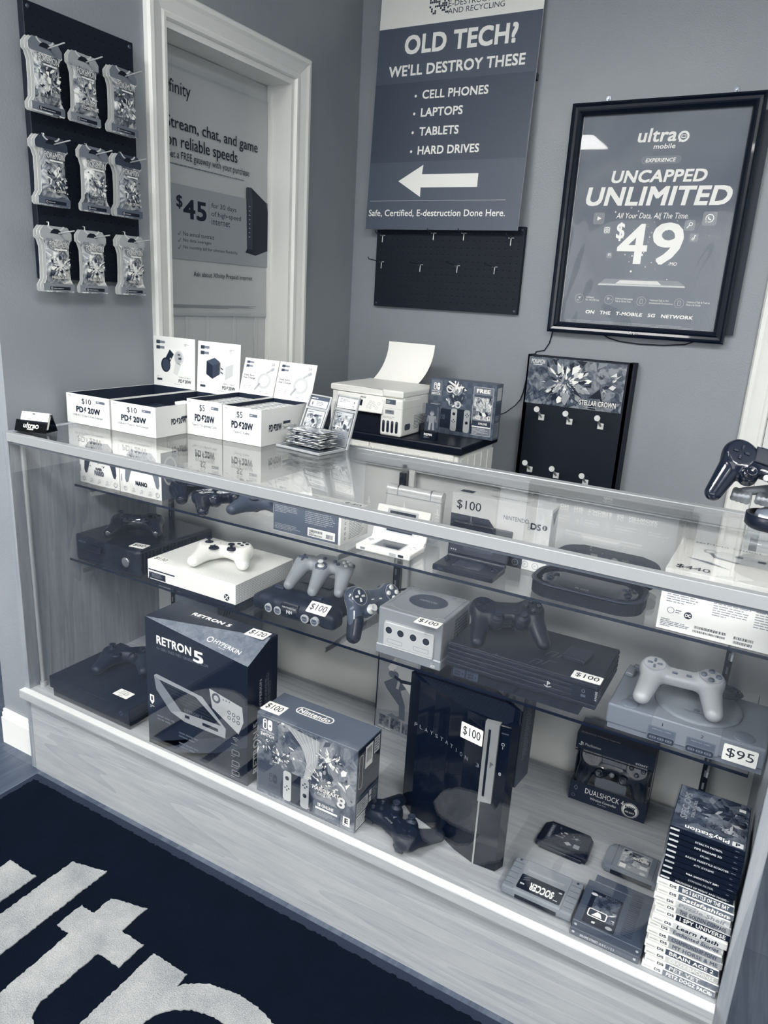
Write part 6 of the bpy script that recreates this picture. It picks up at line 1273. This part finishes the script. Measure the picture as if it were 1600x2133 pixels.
# --- graded cards and packs
def slab(label, T, rot, art, style):
    t = thing('graded_card', label, 'graded card', T, 0, None, rot); w, h = .080, .134; SC_ = glass('slab_clear', (.965, .97, .975, 1), 1.35); RIM = G(.66, .2)
    b = MB(t)
    for x0, x1, z0, z1 in ((0, .004, 0, h), (w-.004, w, 0, h), (.004, w-.004, 0, .004), (.004, w-.004, h-.004, h)): b.box(x0, x1, 0, .0068, z0, z1, RIM, .001, 1)
    b.box(.004, w-.004, .001, .0058, .094, .100, RIM); b.build('frame')
    b = MB(t); f = front(0, .0034, 0)
    if style: b.quad(f, .007, .100, w-.007, .129, G(.3), 0); b.quad(f, .009, .102, w-.009, .120, G(.88), 2); b.fine(f, .01, .122, .06, .005, 1, G(.9), 2); b.text(f, '9', .0155, .105, .005, .010, G(.15), 4, .03); b.fine(f, .032, .106, .03, .011, 3, G(.35), 4)
    else: b.quad(f, .006, .103, w-.006, .130, G(.9), 0); b.rro(f, .008, .105, w-.008, .128, .001, .0007, G(.4), 2); b.fine(f, .012, .116, .042, .010, 3, G(.35), 2); b.text(f, '9', .062, .115, .004, .007, G(.2), 2, .03); b.text(f, 'MINT', .060, .108, .009, .003, G(.2), 2, .03)
    b.build('grade_tag')
    b = MB(t); b.box(.0085, w-.0085, .003, .0038, .006, .093, G(.93 if style else .62, .35)); f = front(0, .0029, 0)
    b.quad(f, .012, .046, w-.012, .084, artmat(art, 75, .12, .9), 1); b.shards(f, .012, .046, w-.012, .084, 26, art, (.2, .5, .8, .93), 2, .3); b.quad(f, .012, .085, w-.012, .091, G(.8), 1); b.fine(f, .013, .086, .05, .004, 1, G(.25), 2); b.quad(f, .012, .009, w-.012, .044, G(.88 if style else .55), 1); b.fine(f, .015, .012, .05, .028, 6, G(.4), 2, art); b.build('card')
    b = MB(t); b.box(.004, w-.004, .0002, .0012, .004, .094, SC_); b.build('clear_cover'); return t
slab('graded card in a clear case with a dark banner, leaning behind the pack pile', (.588, .408, TZ+.0005), (-.40, 0, math.radians(-12)), 71, 1)
slab('graded card in a clear case with a white grade tag, leaning beside the printer side', (.664, .436, TZ+.0005), (-.29, 0, math.radians(-13)), 72, 0)
for x, y, s in ((.600, .468, 'behind the one with the dark banner'), (.685, .478, 'behind the one with the white tag')):
    t = tag(MB().prism([(0, 0), (.05, 0), (.05, .012), (0, .012)], 0, .002, CL).box(.012, .038, .004, .010, .002, .075, CL).build('card_easel', None, (x, y-.008, CH+.0012), (.0, 0, -.2)), 'small clear easel propping a graded card, '+s, 'easel')
sl = thing('graded_card', 'graded card case lying flat under the pile of foil packs', 'graded card', (.586, .336, TZ+.0006), math.radians(-8)); b = MB(sl)
for x0, x1, y0, y1 in ((0, .145, 0, .004), (0, .145, .092, .096), (0, .004, .004, .092), (.141, .145, .004, .092)): b.box(x0, x1, y0, y1, 0, .0065, G(.64, .22), .001, 1)
b.build('frame'); MB(sl).box(.004, .141, .004, .092, .0008, .0055, CL).build('clear_cover'); MB(sl).box(.03, .12, .015, .08, .002, .0028, G(.35)).build('card')
rd = random.Random(21); z = TZ+.0075; p0 = None
ORDW = ['lowest', 'second', 'third', 'fourth', 'fifth', 'sixth', 'seventh', 'eighth', 'ninth', 'topmost']
for i in range(10):
    p = None; args = ('%s foil card pack of the pile lying on the flat card case' % ORDW[i] if i in (0, 9) else 'foil card pack within the pile, %s from below' % ORDW[i], 'card pack', (.661+rd.uniform(-.004, .004), .384+rd.uniform(-.003, .003), z), math.radians(-8+rd.uniform(-5, 5)))
    b = MB(); nx, ny = 14, 8; tp = []; bt = []
    for k in range(ny+1):
        for q in range(nx+1):
            u, v = q/nx, k/ny; e = min(1, 4.5*min(u, 1-u))**.7*min(1, 5*min(v, 1-v))**.6; j = .0006*math.sin(u*31+i*2+v*9)+.0005*math.sin(v*40+u*13+i)
            tp.append(((u-.5)*.112, (v-.5)*.064, .0024+.0021*e+j*(1-.5*e))); bt.append(((u-.5)*.112, (v-.5)*.064, .0020-.0018*e+j*(1-.5*e)))
    n = (nx+1)*(ny+1); qd = [(k*(nx+1)+q, k*(nx+1)+q+1, (k+1)*(nx+1)+q+1, (k+1)*(nx+1)+q) for k in range(ny) for q in range(nx)]
    bd = list(range(nx+1))+[k*(nx+1)+nx for k in range(1, ny+1)]+[ny*(nx+1)+q for q in range(nx-1, -1, -1)]+[k*(nx+1) for k in range(ny-1, 0, -1)]
    b.add(tp+bt, qd+[tuple(n+x for x in f_[::-1]) for f_ in qd]+[(bd[(k+1) % len(bd)], bd[k], n+bd[k], n+bd[(k+1) % len(bd)]) for k in range(len(bd))], artmat(60+i % 4, 60, .08, .85, .18), True); tag(b.build('foil_pack', None, args[2], (0, 0, args[3])), args[0], args[1], 'foil packs in the pile'); z += .0041

# --- controller held on a figure stand at the case end
t = thing('controller_stand', 'clear and dark round stand at the case end carrying a held controller', 'stand', (1.690, .275, CH+.0006))
b = MB(t); b.lathe([(.0001, 0), (.036, 0), (.036, .006), (.03, .008), (.0001, .008)], CL, 32); b.box(-.034, -.014, -.012, .012, .008, .03, CL, .002, 1); b.box(.0, .02, -.012, .012, .008, .03, CL, .002, 1); b.build('foot')
b = MB(t); b.lathe([(.0001, .028), (.036, .028), (.042, .033), (.042, .052), (.040, .0525), (.038, .046), (.0001, .044)], G(.07, .35), 36); b.build('ring'); b = MB(t); b.lathe([(.0001, .044), (.030, .045), (.026, .056), (.012, .064), (.0001, .066)], G(.42, .35), 28); b.box(-.022, .006, -.036, -.012, .046, .054, G(.8, .4), .003, 2); b.build('figure_base')
b = MB(t); vs, fs = nets(lambda P: smin(capsule(P, (.008, .012, .05), (.010, .026, .12), .014, .018), np.minimum(capsule(P, (.006, .02, .095), (-.052, .010, .082), .009, .0075), capsule(P, (.006, .02, .085), (-.014, .010, .082), .009, .0075)), .01), (-.09, -.03, .04), (.05, .055, .15), .003); b.add(vs, fs, G(.5, .4), True); b.build('figure_body')
def fingers(P):
    d = None
    for hx in (-.064, -.026):
        for k in range(4):
            x = hx+k*.0072; q = smin(capsule(P, (x, .010, .082), (x-.001, -.012, .073-k*.001), .0055, .005), capsule(P, (x-.001, -.012, .073-k*.001), (x, -.021, .080), .005, .0042), .002)
            d = q if d is None else np.minimum(d, q)
    return d
b = MB(t); vs, fs = nets(fingers, (-.08, -.035, .06), (.012, .025, .095), .0018); b.add(vs, fs, G(.55, .45), True); b.build('figure_hand')
controller('game_controller', 'glossy black touchpad controller held upright on the stand at the case end', (1.662, .280, CH+.041), math.radians(8), 'twin', G(.07, .16, 0, .5), G(.05, .2, 0, .5), G(.75, .2), tilt=(1.0, .22), split=G(.06, .25), touch=G(.05, .3))

# ================================================================ behind the case: cabinet, printer, boxes
cb = thing('storage_cabinet', 'white ribbed plastic cabinet with a black top behind the case', 'cabinet', (0, 0, 0)); X0, X1, Y0, Y1, CZ = -.02, .740, 1.150, 1.490, .860
b = MB(cb); b.box(X0+.012, X1-.016, Y0+.016, Y1-.004, .02, CZ-.03, G(.92, .45), .006, 2); b.build('body')
def ribs(b, a0, a1, put):
    a = a0
    while a < a1: put(a); a += .0125
for x0, x1 in ((X0+.018, .372), (.378, X1-.03)):
    d = MB(cb); d.box(x0, x1, Y0+.008, Y0+.017, .05, CZ-.034, G(.93, .45), .002, 1)
    x = x0+.012
    while x < x1-.014: d.box(x, x+.0065, Y0+.0045, Y0+.0085, .08, CZ-.05, G(.93, .45), .001, 1); x += .013
    dr = d.build('door')
b = MB(dr); b.box(.362, .388, Y0-.004, Y0+.008, CZ-.058, CZ-.048, G(.9, .4), .002, 1); b.build('latch')
b = MB(cb); y = Y0+.04
while y < Y1-.05: b.box(X1-.017, X1-.0135, y, y+.05, .04, CZ-.05, G(.92, .45), .001, 1); y += .062
b.build('side_ribs')
b = MB(cb); b.prism([(X0, Y0), (X1, Y0), (X1, Y1), (X0, Y1)], CZ-.031, CZ, G(.045, .35), .006, 2); b.build('top')
# --- printer
pr = thing('printer', 'white ink tank printer with a sheet of paper on the black cabinet top', 'printer', (.205, 1.153, CZ+.0005)); w, d, h = .301, .285, .160; PW = G(.93, .42)
b = MB(pr); b.box(0, w, .012, d, .03, h-.022, PW, .006, 3); b.box(.07, .225, .004, d, 0, .10, G(.04, .5)); b.box(0, .068, .004, d, .0, .10, PW, .004, 2); b.build('body')
b = MB(pr); b.prism([(-.003, .006), (w-.086, .006), (w-.080, .0), (w+.001, -.002), (w+.003, d), (-.003, d)], h-.024, h, PW, .006, 3); b.build('lid')
q = M.Translation((.030, .004, h-.026)) @ M.Rotation(-.35, 4, 'X'); b = MB(pr, q); b.box(0, .198, -.003, .006, -.062, 0, G(.95, .4), .003, 2); b.build('control_panel')
b = MB(pr, q); f = front(0, -.0031, 0); b.text(f, 'EPSON', .100, -.014, .022, .0055, G(.15), 2, .04); b.quad(f, .093, -.042, .113, -.021, G(.08, .2), 1)
for u, v, r in ((.02, -.026, .004), (.055, -.03, .004), (.145, -.024, .0032), (.157, -.026, .0032), (.139, -.033, .0032), (.151, -.036, .0032), (.163, -.036, .0032), (.136, -.043, .0032), (.149, -.046, .0032), (.180, -.028, .0045), (.174, -.044, .0045)): b.ring(f, u, v, r, r+.0007, G(.45), 1, 1, 14)
b.build('panel_print')
b = MB(pr); b.box(w-.085, w+.0015, -.006, .14, 0, h-.028, PW, .008, 3); b.build('ink_tank')
b = MB(pr); f = front(w-.085, -.0062, 0); b.quad(f, 0, .098, .085, .0985, G(.6), 1); b.quad(f, .020, .112, .060, .129, G(.35), 1); b.fine(f, .022, .115, .02, .01, 2, G(.8), 2); b.quad(f, .020, .078, .055, .092, G(.5), 1); b.text(f, 'ET-2800', .028, .085, .018, .004, G(.1), 2, .02); b.fine(f, .012, .062, .06, .008, 2, G(.65), 1)
for k in range(4): b.rr(f, .010+k*.0175, .012, .021+k*.0175, .055, .0055, G(.3), 1); b.rr(f, .0118+k*.0175, .014, .0192+k*.0175, .046, .0038, G(.12), 2)
f = rightf(w+.0016, 0, 0); b.rr(f, .020, .022, .062, .044, .008, G(.3), 1); b.fine(f, .09, .02, .12, .05, 9, G(.45), 1, 4); b.quad(f, .002, .098, .14, .0985, G(.6), 1); b.build('tank_windows')
b = MB(); n = 12; vs = []
for i in range(n+1):
    t_ = i/n; z = t_*.150; y = .030-.03*(1-t_)**2.2*-1-.0; y = .034*(1-(1-t_)**2); x = .022*(1-math.exp(-3*t_))-.022*(1-t_)**2
    for u in (0, .2): vs.append((u+x, y+.006*math.sin(2*t_), z-.006*(u/.2)*t_*0))
b.add(vs, [(2*i, 2*i+1, 2*i+3, 2*i+2) for i in range(n)], G(.97, .5), True); tag(b.build('paper_sheet', None, (.232, 1.446, CZ+.155)), 'white sheet of paper curling up from the printer feed', 'paper')
# --- pin box and bundle box
t = thing('pin_box', 'small clear display box with a pin figure in front of the racing bundle box', 'display box', (.562, 1.192, CZ+.0005), math.radians(4)); w, d, h = .056, .030, .125
b = MB(t); b.box(0, w, 0, d, 0, .026, G(.08, .3)); f = front(0, 0, 0); b.text(f, 'FiGPiN', .013, .013, .03, .009, G(.93), 2, .05); b.fine(f, .013, .005, .028, .005, 2, G(.6), 2); b.build('base')
b = MB(t); b.box(.002, w-.002, d-.003, d-.001, .026, h-.002, G(.32, .3)); b.build('back_card'); b = MB(t); b.box(0, w, 0, d, .026, h, glass('box_clear', (.88, .89, .91, 1), 1.5), .001, 1); b.build('clear_cover')
b = MB(t); g = front(w/2, d-.0035, .03); P = lambda L, v: b.poly(g, L, G(v, .3), 1)
P([(-.012, 0), (-.003, 0), (-.002, .026), (-.009, .026)], .75); P([(.003, .0), (.012, 0), (.009, .026), (.002, .026)], .7); P([(-.010, .024), (.010, .024), (.013, .05), (-.013, .05)], .66); P([(-.019, .028), (-.014, .028), (-.012, .05), (-.016, .05)], .6); P([(.014, .028), (.019, .028), (.016, .05), (.012, .05)], .6); b.disc(g, 0, .058, .008, G(.72, .3), 1); P([(-.008, .06), (.008, .06), (.006, .070), (-.006, .070)], .4); b.build('pin_figure')
t = thing('console_box', 'handheld console bundle carton with chequered racing art on the cabinet', 'box', (.5105, 1.345, CZ+.0005)); w, d, h = .262, .06, .198
b = MB(t); b.box(0, w, 0, d, 0, h, G(.36, .38), .0006, 1); b.build('carton'); f = front(0, 0, 0); b = MB(t)
for i in range(14):
    for k in range(10):
        if (i+k) % 2: b.poly(f, [(i*.0187+x, k*.0195+y) for x, y in ((0, 0), (.0187, .001), (.0187, .0195), (0, .0185))] if i*.0187+.0187 < w and k*.0195+.0195 < h else [(0, 0), (.001, 0), (.001, .001)], G(.31, .38), 1)
b.quad(f, .008, .135, .052, .192, G(.42), 3); switch_logo(b, Fr(f.at(0, 0, 3), f.u, f.v), .030, .170, .026, G(.95), G(.42)); b.text(f, 'NINTENDO', .011, .150, .036, .005, G(.9), 5, .01); b.text(f, 'SWITCH.', .011, .139, .036, .008, G(.95), 5, .03)
b.poly(f, [(.07, .185), (.09, .195), (.12, .17), (.145, .15), (.135, .115), (.11, .105), (.085, .13), (.075, .16)], G(.2), 3); b.shards(f, .068, .10, .15, .196, 34, 13, (.15, .3, .55, .8, .93, .95), 4, .28)
b.ring(f, .083, .165, .009, .014, G(.85), 9); b.ring(f, .118, .112, .008, .013, G(.85), 9); b.poly(f, [(.075, .19), (.08, .194), (.125, .172), (.118, .165)], G(.93), 8)
b.rr(f, .052, .022, .116, .092, .004, G(.14), 5); switch_logo(b, Fr(f.at(0, 0, 6), f.u, f.v), .062, .062, .018, G(.3), G(.14)); f2 = Fr(f.at(0, 0, 5), f.u, f.v); pair_of_grips(b, f2, .132, .056, .68)
b.rr(f, .176, .012, .252, .184, .003, G(.45), 4); b.rro(f, .176, .012, .252, .184, .003, .001, G(.85), 5); b.text(f, 'FREE', .187, .163, .052, .014, G(.96), 6, .05); b.quad(f, .180, .148, .248, .156, G(.3), 5); b.quad(f, .180, .068, .248, .148, artmat(88, 60, .1, .85), 5); b.shards(f, .180, .068, .248, .148, 30, 4, (.15, .5, .8, .93), 6, .2); b.quad(f, .178, .046, .25, .064, G(.2), 5); b.text(f, 'ONLINE', .203, .051, .034, .008, G(.93), 7, .02); b.quad(f, .178, .041, .25, .045, G(.92), 6); b.fine(f, .182, .016, .064, .022, 5, G(.75), 6); b.quad(f, .236, .071, .247, .085, G(.93), 9); b.text(f, 'E', .239, .074, .006, .008, G(.08), 11, .05)
f = topf(0, 0, h); b.quad(f, .0, .0, w, .006, G(.2), 1); f = rightf(w, 0, 0); b.quad(f, .008, .14, .05, .185, G(.75), 1); b.quad(f, .004, .09, .056, .13, G(.3), 1); b.fine(f, .01, .07, .04, .016, 3, G(.7), 2); b.quad(f, .006, .008, .05, .06, G(.55), 1); b.fine(f, .008, .012, .04, .045, 8, G(.3), 2); b.build('printing')
